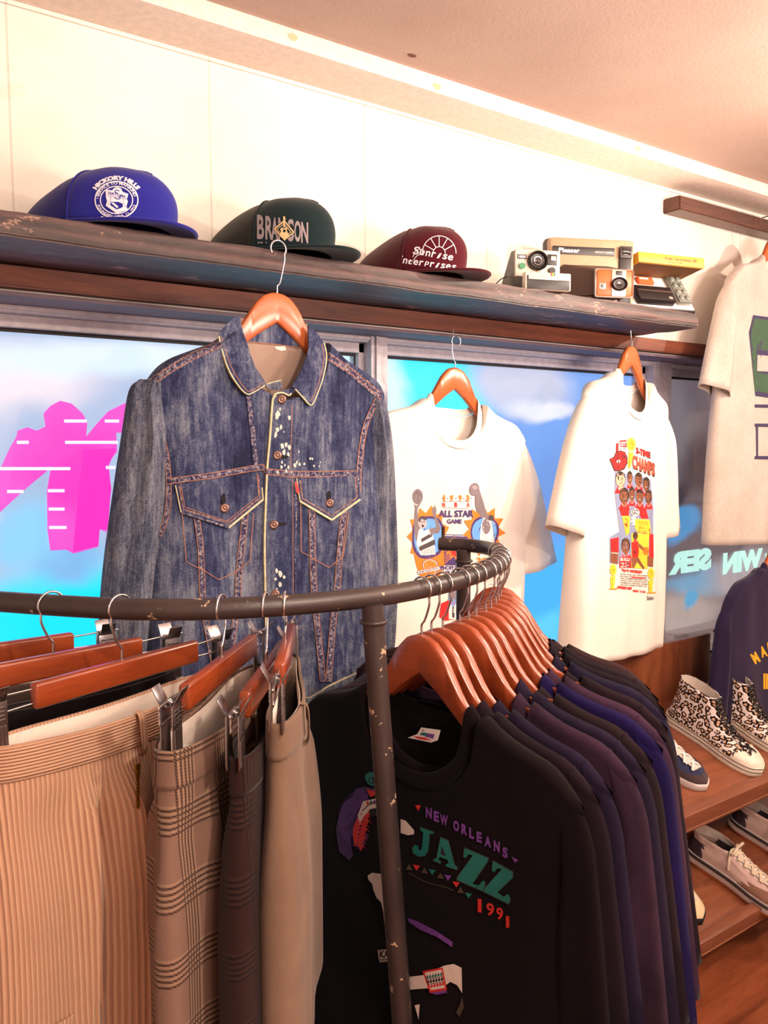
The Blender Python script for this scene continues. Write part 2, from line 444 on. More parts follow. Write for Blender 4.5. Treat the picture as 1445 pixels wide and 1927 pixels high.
def film(name, base, blobs, strength, gloss=0.1):
    t = NT(name); v = t.co()
    nz = t.n('ShaderNodeTexNoise'); nz.inputs['Scale'].default_value = 3.2; nz.inputs['Detail'].default_value = 3; t.put(nz.inputs['Vector'], v)
    w = t.n('ShaderNodeVectorMath'); w.operation = 'MULTIPLY_ADD'; t.put(w.inputs[0], nz.outputs['Color']); w.inputs[1].default_value = (0.22, 0, 0.18); t.put(w.inputs[2], v)
    col = base
    for x0, z0, rx, rz, c, hard in blobs:
        m1 = t.n('ShaderNodeVectorMath'); m1.operation = 'MULTIPLY_ADD'; t.put(m1.inputs[0], w.outputs[0])
        m1.inputs[1].default_value = (1 / rx, 0, 1 / rz); m1.inputs[2].default_value = (-(x0 + 0.11) / rx, 0, -(z0 + 0.09) / rz)
        ln = t.n('ShaderNodeVectorMath'); ln.operation = 'LENGTH'; t.put(ln.inputs[0], m1.outputs[0])
        mr = t.n('ShaderNodeMapRange'); mr.interpolation_type = 'SMOOTHSTEP'
        t.put(mr.inputs['Value'], t.math('MAXIMUM', t.math('MINIMUM', ln.outputs['Value'], 1.0 + hard), 1.0 - hard)); mr.inputs['From Min'].default_value = 1.0 + hard; mr.inputs['From Max'].default_value = 1.0 - hard
        col = t.mix(mr.outputs[0], col, c)
    t.put(t.b.inputs['Emission Color'], col); t.b.inputs['Emission Strength'].default_value = strength
    t.base(t.mix(0.85, col, (0.02, 0.02, 0.02))); t.set(gloss, 0, 0.5); return t.m
def q(px, py): p = onY(px, py, 0.17); return p.x, p.z
def B(px, py, rx, rz, c, hard=0.6): x, z = q(px, py); return (x, z, rx, rz, tuple(v * 1.0 for v in S(*c)), hard)
CYAN, BLUE, GREY = (24, 212, 250), (50, 130, 232), (160, 176, 204)
f1 = film('window_film_pink_side', S(*GREY), [
    B(60, 720, .16, .07, (214, 204, 216)), B(200, 680, .3, .05, (196, 214, 228)), B(150, 1230, .5, .19, CYAN, .35),
    B(120, 1060, .06, .05, (120, 170, 215), .5), B(60, 900, .06, .12, (150, 172, 200)), B(560, 1100, .4, .5, CYAN, .4), B(60, 1010, .09, .07, (130, 190, 225)), B(620, 690, .12, .06, (190, 225, 240))], 1.32)
f2 = film('window_film_blue_side', S(110, 150, 215), [  # a few pale blobs put faint glass reflections into the film colour
    B(800, 800, .25, .26, (60, 214, 248), .35), B(735, 760, .05, .2, (190, 215, 240), .5), B(980, 720, .22, .1, (176, 182, 205), .4), B(1020, 770, .15, .03, (206, 208, 220), .5),
    B(1060, 940, .24, .16, (104, 138, 200), .5), B(1030, 1120, .26, .16, (70, 165, 240), .5), B(1040, 1190, .16, .06, (90, 190, 245), .5), B(750, 1150, .1, .25, (90, 130, 225), .4), B(1085, 860, .1, .12, (120, 150, 205))], 1.32)
f3 = film('window_film_grey_side', S(112, 100, 108), [
    B(1260, 800, .14, .2, (138, 128, 134)), B(1320, 880, .12, .1, (74, 62, 70)), B(1290, 990, .13, .07, (80, 160, 222), .25), B(1290, 930, .05, .05, (70, 60, 70), .4), B(1262, 940, .05, .07, (96, 178, 232), .3),
    B(1320, 1100, .25, .05, (120, 176, 214), .5), B(1400, 1080, .25, .08, (182, 172, 178), .5), B(1290, 1160, .25, .08, (190, 174, 168), .5), B(1300, 1130, .05, .04, (90, 180, 230), .4), B(1285, 1210, .1, .03, (120, 150, 170), .4), B(1375, 1190, .1, .1, (150, 130, 140), .4)], 0.8)
for (a, b), m, nm in zip(panes, (f1, f2, f3), 'abc'):
    o = mk('window_film', [(a, 0.17, WZ0), (b, 0.17, WZ0), (b, 0.17, 1.84), (a, 0.17, 1.84), (a, 0.172, WZ0), (b, 0.172, WZ0), (b, 0.172, 1.84), (a, 0.172, 1.84)],
           [(0, 1, 2, 3), (7, 6, 5, 4), (0, 4, 5, 1), (1, 5, 6, 2), (2, 6, 7, 3), (3, 7, 4, 0)], m, bpy.data.objects['window_%d' % ('abc'.index(nm) + 1)])
    struct(o)
# glass panes
gm = bpy.data.materials.new('pane_glass'); gm.use_nodes = True; nt = gm.node_tree; nt.nodes.clear()
o_ = nt.nodes.new('ShaderNodeOutputMaterial'); mx = nt.nodes.new('ShaderNodeMixShader'); tr = nt.nodes.new('ShaderNodeBsdfTransparent'); gl = nt.nodes.new('ShaderNodeBsdfGlossy'); fz = nt.nodes.new('ShaderNodeFresnel')
gl.inputs['Roughness'].default_value = 0.03; fz.inputs[0].default_value = 1.45
gi = nt.nodes.new('ShaderNodeNewGeometry'); mu = nt.nodes.new('ShaderNodeMath'); mu.operation = 'MULTIPLY_ADD'; mu.inputs[1].default_value = -1; mu.inputs[2].default_value = 1; mu2 = nt.nodes.new('ShaderNodeMath'); mu2.operation = 'MULTIPLY'
nt.links.new(gi.outputs['Backfacing'], mu.inputs[0]); nt.links.new(mu.outputs[0], mu2.inputs[0]); nt.links.new(fz.outputs[0], mu2.inputs[1]); nt.links.new(mu2.outputs[0], mx.inputs[0]); nt.links.new(tr.outputs[0], mx.inputs[1]); nt.links.new(gl.outputs[0], mx.inputs[2]); nt.links.new(mx.outputs[0], o_.inputs[0])
for i, (a, b) in enumerate(panes):
    struct(box('window_glass', ((a + b) / 2, GY, (WZ0 + 0.05 + zg + .004) / 2), (b - a - 0.03, 0.004, zg - WZ0 - 0.046), gm, bpy.data.objects['window_%d' % (i + 1)]))

# lit sign behind the first pane: magenta shapes crossed by white tubes
def z4(x, y): p = onY(x / 2.754, 560 + y / 2.753, 0.163); return (p.x, p.z)
def flat_xz(pts, y): return lambda a, b, d: (a, y - d, b)
sign = thing('neon_sign', 'glowing magenta sign with white light tubes behind the left window pane', 'sign', (0, 0, 0))
o1 = [(-160, 1260), (0, 890), (50, 780), (85, 720), (90, 690), (140, 672), (190, 690), (235, 668), (225, 600), (262, 560), (310, 535), (370, 550), (425, 600), (450, 645), (444, 722), (500, 655), (560, 590), (640, 550), (760, 520), (760, 700), (600, 700), (604, 800), (545, 870), (575, 985), (560, 1110), (550, 1215), (515, 1200), (508, 1290), (380, 1325), (340, 1305), (260, 1310), (245, 1200), (243, 1000), (265, 870), (240, 900), (120, 1000), (0, 1110), (-140, 1330)]
pts = [z4(*p) for p in o1]
t = NT('neon_pink'); n = t.noise(4, detail=2); X, Y_, Z_ = t.xyz(t.co())
cc = t.ramp(n, [(0.3, S(255, 66, 206)), (0.7, S(255, 104, 226))])
t.put(t.b.inputs['Emission Color'], cc); t.b.inputs['Emission Strength'].default_value = 0.95; t.base((0.1, 0.01, 0.08)); M_pink = t.m
prism('panel', pts, 0, 0.004, lambda a, b, d: (a, 0.163 - d, b), M_pink, sign)
p2 = [(430, 790), (600, 780), (560, 870), (572, 985), (556, 1200), (512, 1200), (505, 1285), (375, 1318), (395, 1100)]
prism('deep_panel', [z4(*p) for p in p2], 0, 0.0008, lambda a, b, d: (a, 0.1588 - d, b), emis('neon_deep', S(255, 52, 200), 0.95), sign)  # right half of the sign in its deeper magenta
for x0, x1, y in ((330, 445, 640), (540, 612, 640), (85, 145, 750), (335, 605, 750), (-60, 360, 886), (545, 592, 880), (35, 118, 1004), (246, 330, 1000), (250, 330, 1095), (252, 340, 1190)):
    a, b = z4(x0, y), z4(x1, y)
    bm = bmesh.new(); btube(bm, spline([(a[0] + (b[0] - a[0]) * k / 4, 0.1575, a[1] + (b[1] - a[1]) * k / 4) for k in range(5)], 2), 0.0035, 8)
    bmo('light_tube', bm, emis('neon_white', S(255, 205, 250), 1.5), sign, True)
# mirrored street lettering seen through the right pane
ls = thing('street_lettering', 'pale glowing reversed capital letters seen through the right window pane', 'sign', (0, 0, 0))
for word, cx, w, rot in (('SER', 1299, 80, 0), ('WIN', 1398, 74, 0), ('AT', 1470, 60, 0)):
    dc = Decal(); p = onY(cx, 1056, 0.166); pw = (onY(cx + w / 2, 1056, 0.166) - onY(cx - w / 2, 1056, 0.166)).length
    dc.text(word, (0, 0), -pw, 0.090, emis('letter_glow', S(196, 250, 240), 0.95), bold=0.07)
    dc.build('letters', ls, lambda a, b, p=p: (Vector((p.x + a, p.y, p.z + b)), Vector((0, -1, 0))))

# ================================================================ shelf, ledge board, short beam
def plank(name, x0, x1, y0, y1, z0, z1, m, rough=0.003, seed=0, nx=160, ny=10, nz=4):
    """a plank whose faces and edges wander a little"""
    bm = bmesh.new(); bbox(bm, ((x0 + x1) / 2, (y0 + y1) / 2, (z0 + z1) / 2), (x1 - x0, y1 - y0, z1 - z0))
    bmesh.ops.bevel(bm, geom=list(bm.edges), offset=0.0035, segments=2, affect='EDGES')
    for ax, n in ((0, nx), (1, ny)):
        for k in range(1, n):
            co = [0, 0, 0]; no = [0, 0, 0]; lo, hi = (x0, x1) if ax == 0 else (y0, y1)
            co[ax] = lo + (hi - lo) * k / n; no[ax] = 1
            bmesh.ops.bisect_plane(bm, geom=list(bm.verts) + list(bm.edges) + list(bm.faces), plane_co=co, plane_no=no)
    for v in bm.verts:
        p = v.co * 9 + Vector((seed, 0, 0)); q_ = v.co * 40 + Vector((seed, 5, 0))
        d = noise.noise_vector(Vector((p.x, p.y * 2, p.z * 3))) * rough + noise.noise_vector(q_) * rough * 0.45
        edge = 1.0
        v.co += Vector((d.x * 0.3, d.y, d.z * edge))
    return bmo(name, bm, m, None, 40)
t = NT('shelf_wood'); v = t.co((0.14, 1, 1)); n1 = t.noise(24, v, detail=7, rough=0.65, dist=1.6)
w = t.n('ShaderNodeTexWave'); w.wave_type = 'RINGS'; w.rings_direction = 'X'; t.put(w.inputs['Vector'], t.co((0.5, 7, 9), loc=(-0.86, 0, 0))); w.inputs['Scale'].default_value = 1.3; w.inputs['Distortion'].default_value = 9; w.inputs['Detail'].default_value = 3
f = t.math('ADD', t.math('MULTIPLY', n1, 0.8), t.math('MULTIPLY', w.outputs['Fac'], 0.2))
col = t.ramp(f, [(0.3, S(34, 20, 18)), (0.52, S(72, 46, 44)), (0.75, S(106, 74, 70))])
sp = t.noise(26, t.co((0.5, 1, 1.2)), detail=6, rough=0.8); sp2 = t.noise(1.6, t.co(), detail=2)
pale = t.math('MULTIPLY', t.math('GREATER_THAN', t.math('ADD', sp, t.math('MULTIPLY', sp2, 0.35)), 0.80), 0.55)
col = t.mix(pale, col, S(190, 150, 128)); cr = t.noise(5, t.co((0.35, 3, 26)), detail=4, rough=0.7)
col = t.mix(t.math('GREATER_THAN', cr, 0.665), col, S(24, 12, 10))
t.base(col); t.bump(t.math('SUBTRACT', f, t.math('MULTIPLY', t.math('GREATER_THAN', cr, 0.665), 0.8)), 0.8, 0.004); t.set(0.46, 0, 0.5); M_shelf = t.m
sh = plank('wall_shelf', -0.7, 2.207, -0.25, -0.001, 1.90, 1.943, M_shelf, 0.0024)
tag(sh, 'long rough dark brown timber shelf that carries the caps and old cameras', 'shelf')
M_ledge = wood('ledge_wood', S(72, 32, 20), S(140, 74, 48), 'X', 1.0, 0.5, 20, 0.4)
lb = plank('ledge_board', -0.7, 2.60, -0.036, -0.0005, 1.856, 1.8975, M_ledge, 0.0008, 3, 40, 2)
tag(lb, 'reddish brown ledge board fixed to the wall directly beneath the long shelf', 'board')
M_beam2 = wood('short_beam_wood', S(44, 18, 12), S(112, 60, 40), 'X', 1.0, 0.4, 20, 0.4, 0.1)
b0 = onY(1279.5, 366, -0.065); b1 = onY(1280, 394, -0.065)
hb = plank('hanging_rail', b0.x, 3.6, -0.065, -0.001, b1.z, b0.z, M_beam2, 0.0009, 9, 40, 3)
tag(hb, 'short dark wooden rail high on the wall above the grey t-shirt', 'rail')

# ================================================================ hangers and t-shirts
HD_U = [0, .012, .025, .04, .055, .07, .09, .12, .16, .20, .225]
HD_Z = [0, .0012, .007, .022, .046, .070, .089, .103, .114, .124, .132]
LD_U = [0, .03, .06, .09, .13, .17, .21, .225]
LD_Z = [.050, .070, .094, .120, .136, .145, .153, .150]
def hdrop(u): return float(np.interp(abs(u), HD_U, HD_Z))
M_hwood = wood('hanger_wood', S(112, 42, 18), S(186, 88, 48), 'X', 1.0, 0.28, 22, 0.05, 0.5, (0.2, 0.8))
M_hwood_l = wood('hanger_wood_light', S(158, 72, 34), S(214, 116, 62), 'X', 1.0, 0.25, 22, 0.05, 0.6, (0.2, 0.8))
M_chrome = plain('chrome_wire', (0.72, 0.70, 0.70), 0.18, 1.0)
M_wire_dark = plain('dark_wire', (0.16, 0.13, 0.13), 0.3, 1.0)

def hook_pts(apex, r=0.0175, lean=1, end=-0.5):
    """S shaped hook over a bar at the origin, stem rising from z=-apex"""
    P = [(0, 0, -apex - 0.012), (0, 0, -apex + 0.004), (0, 0, -apex + 0.014), (0.006 * lean, 0, -apex + 0.022), (0.014 * lean, 0, -r * 0.95 - 0.004)]
    for k in range(9):
        a = math.radians(-35 + (215 + 35) * k / 8.0) if k else math.radians(-35)
        P.append((lean * r * math.cos(a), 0, r * math.sin(a)))
    return spline(P, 4)
def hanger_meshes(umax=.203):
    """shared meshes for the wooden shirt hanger: body, hook"""
    bm = bmesh.new(); us = np.linspace(0, umax, 26); th = 0.0065
    top = [(u, -hdrop(u)) for u in us]; low = [(u, -float(np.interp(u, LD_U, LD_Z))) for u in us]
    half = top + [(umax + .0035, (top[-1][1] + low[-1][1]) / 2)] + low[::-1]
    poly = half + [(-a, b) for a, b in half[::-1] if a > 1e-6]
    # rounded edge cross-section: three nested outlines
    def thin(a): return 1.0 - .42 * min(1, max(0, (abs(a) - .05) / .04))       # arms thin out towards the tips
    n = len(poly); rings = []
    cen = [((min(abs(a), .20)) * (1 if a > 0 else -1), (-hdrop(a) - float(np.interp(abs(a), LD_U, LD_Z))) / 2) for a, b in poly]
    for y, k in ((-th, 0.82), (-th * .75, 0.95), (-th * .3, 1.0), (th * .3, 1.0), (th * .75, 0.95), (th, 0.82)):
        rings.append([bm.verts.new((c[0] + (a - c[0]) * k, y * thin(a), c[1] + (b - c[1]) * k)) for (a, b), c in zip(poly, cen)])
    for r0, r1 in zip(rings, rings[1:]):
        for i in range(n): bm.faces.new((r0[i], r0[(i + 1) % n], r1[(i + 1) % n], r1[i]))
    # caps as strips between top and bottom outlines
    m = len(half)
    for r, fl in ((rings[0], False), (rings[-1], True)):
        def quad(a, b, c, d):
            vs = [r[a], r[b], r[c], r[d]]; vs = list(dict.fromkeys(vs))
            if len(vs) > 2: bm.faces.new(vs[::-1] if fl else vs)
        # right half indices 0..m-1 ; left half m..n-1
        for i in range(25): quad(i, i + 1, m - 2 - i, m - 1 - i) if i < 25 else None
        quad(25, 26, 26, 27)
        L = lambda i: (n - i) % n          # mirror of top index i (top indices 0..25)
        low0 = m - 1                       # bottom apex index (u=0)
        for i in range(25):
            a, b = L(i), L(i + 1)
            c, d = m - 1 + (i + 1), m - 1 + i
            vs = list(dict.fromkeys([r[a], r[d if i else low0], r[c], r[b]]))
            if len(vs) > 2:
                try: bm.faces.new(vs[::-1] if fl else vs)
                except ValueError: pass
    bmesh.ops.remove_doubles(bm, verts=bm.verts, dist=0.0002)
    bmesh.ops.recalc_face_normals(bm, faces=bm.faces)
    me = bpy.data.meshes.new('hanger_body'); bm.to_mesh(me); bm.free(); me.materials.append(M_hwood); smooth_angle(me, 40)
    return me
ME_HB = hanger_meshes()
def hook_mesh(apex, r, lean=1, mat=None):
    bm = bmesh.new(); btube(bm, hook_pts(apex, r, lean), 0.0016, 8)
    bmesh.ops.recalc_face_normals(bm, faces=bm.faces)
    me = bpy.data.meshes.new('hook'); bm.to_mesh(me); bm.free(); me.materials.append(mat or M_chrome); smooth_angle(me, 60); return me
APX = 0.064
ME_HK = hook_mesh(APX, 0.0172)
def shirt_hanger(label, loc, rz, group=None, apex=APX, hook=None, roll=0.0, wmat=None, lean=1, sc_=1.1, body=None):
    """loc = centre of the bar the hook goes round; body starts apex below"""
    r = thing('clothes_hanger', label, 'hanger', loc, rz, group)
    r.rotation_euler = (0, roll, rz)
    me = body or ME_HB
    if wmat: me = me.copy(); me.materials[0] = wmat
    o = bpy.data.objects.new('hanger_arms', me); C.objects.link(o); o.parent = r; o.location = (0, 0, -apex); o.scale = (sc_, sc_, sc_)
    h = bpy.data.objects.new('hook', hook or ME_HK); C.objects.link(h); h.parent = r
    return r

def smooth01(x): x = max(0.0, min(1.0, x)); return x * x * (3 - 2 * x)
def tee_parts(nw=.088, fdrop=.10, bdrop=.03, S_=.245, B=.262, length=.70, tm=.014, tneck=.020, slv=.50, slo=.305, sli=.215,
              fold=.006, seed=0, slt=.016, hemflare=1.0, fwd=0.0, res=1.0, zsh=0.0, slin=0.0):
    """returns (body verts, faces), (sleeve L), (sleeve R), (collar); local x = shoulder axis, -y = front, z=0 at hanger apex"""
    zn = -hdrop(nw) + .006
    def zsho(u):
        u = abs(u)
        z = -hdrop(min(u, .222)) + .006
        if u > .185: z -= ((u - .185) / .06) ** 2 * .034
        return z + zsh * max(0, u - nw) ** 2 / (S_ - nw) + .006 * math.exp(-((u - nw) / .025) ** 2)
    def fneck(u): return zn - fdrop * max(0, 1 - (abs(u) / nw) ** 2.3) ** 0.55
    def bneck(u): return zn - bdrop * max(0, 1 - (abs(u) / nw) ** 2.3) ** 0.55
    k = nw / S_; a = int(14 * res); b = int(20 * res)
    ss = list(np.linspace(-1, -k, a, endpoint=False)) + list(np.linspace(-k, k, b, endpoint=False)) + list(np.linspace(k, 1, a + 1))
    M = int(44 * res); ts = [(i / M) ** 1.35 for i in range(M + 1)]
    zh = zn - length; rnd = random.Random(seed)
    ph = [rnd.uniform(0, 6.28) for _ in range(6)]
    def halfw(d):   # half width by depth below shoulder
        return S_ + (B * hemflare - S_) * smooth01((d - .05) / .35)
    def disp(u, d, side):
        g = smooth01((d - .04) / .5)
        w = math.sin(u * 21 + ph[0] + side) * .6 + math.sin(u * 37 + ph[1] + d * 2 + side * 2) * .45 + math.sin(u * 64 + ph[2] - d * 3) * .2
        pull = math.exp(-((abs(u) - .17) / .05) ** 2) * math.exp(-((d - .12) / .12) ** 2) * .7 * math.sin(ph[3] + u * 30)
        return fold * (g * w + pull) + .0012 * noise.noise(Vector((u * 14, d * 14, seed * 3.1 + side)))
    def sheet(side):
        P = []
        for j, t_ in enumerate(ts):
            row = []
            for s_ in ss:
                u0 = s_ * S_; neck = abs(u0) < nw - 1e-6
                zt = (fneck(u0) if side > 0 else bneck(u0)) if neck else zsho(u0)
                z = zt * (1 - t_) + zh * t_
                ztop_sh = zsho(u0) if not neck else zn + .0
                d = max(0.0, zn - z); dl = max(0.0, (zt - z))
                u = s_ * halfw(d)
                e = max(0.0, 1 - abs(s_) ** 9) ** 0.5
                T = (tm + (tneck - tm) * math.exp(-(u0 / .09) ** 2) * math.exp(-max(0, d - .08) / .25) * (1 if side > 0 else .4))
                T *= (1 + .9 * smooth01((d - .1) / .6))
                nf = max(0.0, 1 - (abs(u0) / nw) ** 3.0) ** .5 if neck else 0
                df = math.sqrt(min(1.0, dl / .005))
                f = max(df, nf)
                v = T * f * e + disp(u, d, side) * e * smooth01(dl / .05 + nf * .2)
                v = max(v, 0.0) if e < .3 or f < .5 else max(v, .002)
                if neck: v = max(v, .0095)
                row.append((u, -v * side - fwd * smooth01(d / .3) * (abs(u) / .26) ** 2, z))
            P.append(row)
        return P
    Fr, Bk = sheet(1), sheet(-1); nc = len(ss)
    vs = [p for r in Fr for p in r] + [p for r in Bk for p in r]; off = nc * len(ts); fs = []
    for j in range(len(ts) - 1):
        for i in range(nc - 1):
            p = j * nc + i
            fs.append((p, p + nc, p + nc + 1, p + 1)); fs.append((off + p, off + p + 1, off + p + nc + 1, off + p + nc))
    body = (vs, fs)
    sleeves = []
    for sg in (-1, 1):
        zs0 = zsho(S_ * .93)
        zsl = zn - slv
        outer = spline([(S_ * .86, 0, zsho(S_ * .86) + .0005), (S_ + .006, 0, zs0 - .035), (S_ + (slo - S_) * .45, 0, zs0 - .13), (slo, 0, zsl + .02 + slin)], 9)
        inner = spline([(S_ * .84, 0, zsho(S_ * .86) - .006), (S_ * .90, 0, zs0 - .10), ((sli + S_ * .9) / 2 - .006, 0, zs0 - .20), (sli, 0, zsl - .012)], 9)
        n = len(outer); V = []; FF = []; nb = 14
        for kside in (1, -1):
            for j in range(n):
                a_ = j / (n - 1)
                for i in range(nb + 1):
                    bb = -1 + 2 * i / nb; p = inner[j].lerp(outer[j], (bb + 1) / 2)
                    T = (.006 + (slt - .006) * smooth01(a_ * 2.2)) * max(0, 1 - bb * bb) ** .5
                    T += fold * .7 * math.sin(bb * 4 + ph[4] + a_ * 2) * smooth01(a_) * (1 - bb * bb) * kside
                    if kside > 0: T += tm * .5 * (1 - bb) * .5 * (1 - bb * bb)
                    V.append((sg * p.x, -T * kside - fwd * smooth01(a_) , p.z))
        o2 = n * (nb + 1)
        for j in range(n - 1):
            for i in range(nb):
                p = j * (nb + 1) + i
                f1_ = (p, p + 1, p + nb + 2, p + nb + 1); f2_ = tuple(o2 + x for x in (p, p + nb + 1, p + nb + 2, p + 1))
                if sg < 0: f1_, f2_ = f1_[::-1], f2_[::-1]
                FF += [f1_, f2_]
        sleeves.append((V, FF))
    # collar band
    loop = []
    us = np.linspace(-nw, nw, 27)
    def vat(P, u0):
        xs = [p[0] for p in P[0]]; ys = [p[1] for p in P[0]]; return float(np.interp(u0, [s_ * S_ for s_ in ss], ys))
    for u in us: 
        y = vat(Fr, u); loop.append((u, min(y, -.0095) - .001 if abs(u) < nw * .999 else 0, fneck(u) + (.003 if abs(u) >= nw * .999 else 0)))
    for u in us[::-1][1:-1]: loop.append((u, max(vat(Bk, u), .0095) + .001, bneck(u)))
    zc = zn + .035; ins = []
    for (u, y, z) in loop:
        d = Vector((-u, 0, (zc - z))); L = d.length; d = d / L * .021
        x2 = u + d.x; z2 = z + d.z
        hz = -hdrop(x2) + .005
        if abs(y) < .014: z2 = max(z2, hz) if abs(u) > nw * .9 else z2
        ins.append((x2, (1 if y > 0 else -1) * max(.0095, abs(y) * .88) if abs(y) > 0 else 0, z2))
    N = len(loop); V = []; FF = []
    for p, q_ in zip(loop, ins):
        p, q_ = Vector(p), Vector(q_); nrm = Vector((0, -1 if p.y <= 0 else 1, 0))
        V += [p + nrm * .0006, p.lerp(q_, .5) + nrm * .0026, q_ + nrm * .0008]
    for i in range(N):
        a_, b_ = 3 * i, 3 * ((i + 1) % N)
        FF += [(a_, b_, b_ + 1, a_ + 1), (a_ + 1, b_ + 1, b_ + 2, a_ + 2)]
    return body, sleeves[0], sleeves[1], (V, FF)
def clean(me, d=.0003):
    bm = bmesh.new(); bm.from_mesh(me); bmesh.ops.remove_doubles(bm, verts=bm.verts, dist=d)
    bmesh.ops.recalc_face_normals(bm, faces=bm.faces); bm.to_mesh(me); bm.free()
def make_tee(label, loc, rz, mat, group=None, apex=APX, mcollar=None, stitch=None, roll=0.0, hem=True, name='t_shirt', sc_=1.1, **kw):
    r = thing(name, label, 't-shirt', loc, rz, group); r.rotation_euler = (0, roll, rz)
    body, sl, sr, col_ = tee_parts(**kw)
    out = []
    for nm, (V, FF), th in (('body', body, .0011), ('sleeve', sl, .0011), ('sleeve', sr, .0011), ('collar', col_, .0022)):
        o = mk(nm, V, FF, (mcollar or mat) if nm == 'collar' else mat, r, True); clean(o.data); smooth_angle(o.data, 80)
        o.data.transform(Matrix.Translation((0, 0, -apex)) @ Matrix.Scale(sc_, 4)); solid(o, th, 0 if nm == 'collar' else -1)
        if nm == 'collar': subs(o, 1)
        out.append(o)
    r['_b'] = 0; del r['_b']
    return r, out

def caster(root, objs, far=0.0):
    """camera-side lookup of the garment surface: photo pixel -> point on the cloth and its normal (root's local space)"""
    bpy.context.view_layer.update(); Mi = root.matrix_world.inverted()
    vs = []; fs = []
    for o in objs:
        b = len(vs); vs += [o.matrix_local @ v.co for v in o.data.vertices]; fs += [tuple(b + i for i in p.vertices) for p in o.data.polygons]
    tr_ = BVHTree.FromPolygons(vs, fs); e = Mi @ Vector(EYE); last = [2.0]
    def f(a, b):
        d = (Mi.to_3x3() @ Vector(_ray(a, -b))).normalized(); h = tr_.ray_cast(e, d)
        if h[0] is None:
            q_ = tr_.find_nearest(e + d * last[0]); return q_[0], -d
        last[0] = (h[0] - e).length; n = h[1]
        if n.dot(d) > 0: n = -n
        n = (n * .5 - d).normalized()
        return h[0], n
    return f
class PD(Decal):
    """decal drawn in photo pixels of a zoomed crop: origin ox,oy and scale k"""
    def __init__(s, ox=0, oy=0, k=1.0): Decal.__init__(s); s.o = (ox, oy, k)
    def c(s, p): ox, oy, k = s.o; return (ox + p[0] / k, -(oy + p[1] / k))
    def P(s, pts, m, sm=0): 
        q_ = [s.c(p) for p in pts]
        if sm: q_ = [tuple(v)[:2] for v in spline([(a, b, 0) for a, b in q_], sm, closed=True)]
        s.poly(q_, m)
    def L(s, pts, w, m, sm=0):
        q_ = [s.c(p) for p in pts]
        if sm: q_ = [tuple(v)[:2] for v in spline([(a, b, 0) for a, b in q_], sm)]
        s.line(q_, w / s.o[2], m)
    def E(s, c, rx, ry, m, rot=0, n=28): s.ell(s.c(c), rx / s.o[2], ry / s.o[2], m, n, -rot)
    def R(s, c, rx, ry, w, m, a0=0, a1=2 * PI): s.ring(s.c(c), rx / s.o[2], ry / s.o[2], w / s.o[2], m, 40, a0, a1)
    def T(s, t, c, w, h, m, **k): s.text(t, s.c(c), w / s.o[2], h / s.o[2], m, **k)
    def done(s, name, root, objs, maxe=5.0, base=.0016, step=.00009): return s.build(name, root, caster(root, objs), maxe=maxe, base=base, step=step)

# ================================================================ the pipe rack
t = NT('rack_paint'); n = t.noise(42, t.co((1, 1, 1)), detail=4, rough=0.7); n2 = t.noise(7, detail=2)
n3 = t.noise(320, detail=2)
m_ = t.math('GREATER_THAN', t.math('ADD', n, t.math('MULTIPLY', n2, 0.22)), 0.765)
t.base(t.mix(m_, t.ramp(n2, [(0.3, S(52, 42, 42)), (0.7, S(72, 58, 56))]), S(196, 170, 140)))
t.bump(t.math('ADD', t.math('SUBTRACT', n, t.math('MULTIPLY', m_, 0.6)), t.math('MULTIPLY', n3, .1)), 0.35, 0.002); t.set(0.4, 0.0, 0.6); M_rack = t.m
RAIL = [(-.02, -.20), (.04, -.36), (.105, -.49), (.16, -.575), (.21, -.643), (.26, -.706), (.31, -.762), (.37, -.808), (.44, -.84), (.52, -.861), (.60, -.869), (.69, -.858), (.77, -.835), (.85, -.80), (.92, -.757), (.985, -.70), (1.035, -.64), (1.062, -.58), (1.065, -.53), (1.05, -.495), (1.032, -.468)]
RZ = 1.35
rail_c = spline([(x, y, RZ) for x, y in RAIL], 8)
rack = thing('clothing_rack', 'dark painted curved pipe rack with chipped paint standing in front of the window', 'clothes rack', (.6, -.87, 0))
def rl(p): return (p[0] - .6, p[1] + .87, p[2])
tube('rail', [rl(p) for p in rail_c], .0135, M_rack, rack, 20)
pb = onY(757, 1927, -.873)
px0, pz0 = .592, 1.34; sl_ = (pb.x - px0) / (pb.z - pz0)
tube('post', [rl((px0 + sl_ * (z - pz0), -.873, z)) for z in (1.342, 1.0, .6, .3, 0.0)], [.0145] * 5, M_rack, rack, 20)
tube('post', [rl((1.058, -.512, z)) for z in (1.342, 1.0, .6, .3, 0.0)], .0145, M_rack, rack, 20)
tube('post', [rl((.055, -.40, z)) for z in (1.342, 1.0, .6, .3, 0.0)], .0145, M_rack, rack, 20)
for x, y in ((px0 + sl_ * -.022, -.873), (1.058, -.512)):
    bm = bmesh.new(); btube(bm, [rl((x + .016 * math.cos(a), y + .016 * math.sin(a), 1.318)) for a in [2 * PI * i / 24 for i in range(24)]], .0028, 8, closed=True)
    bmo('weld_ring', bm, M_rack, rack, True)
tube('end_pin', [rl((1.036, -.474, 1.36)), rl((1.036, -.474, 1.383)), rl((1.037, -.476, 1.385))], .0035, plain('old_brass', S(120, 86, 64), .35, .8), rack, 10)

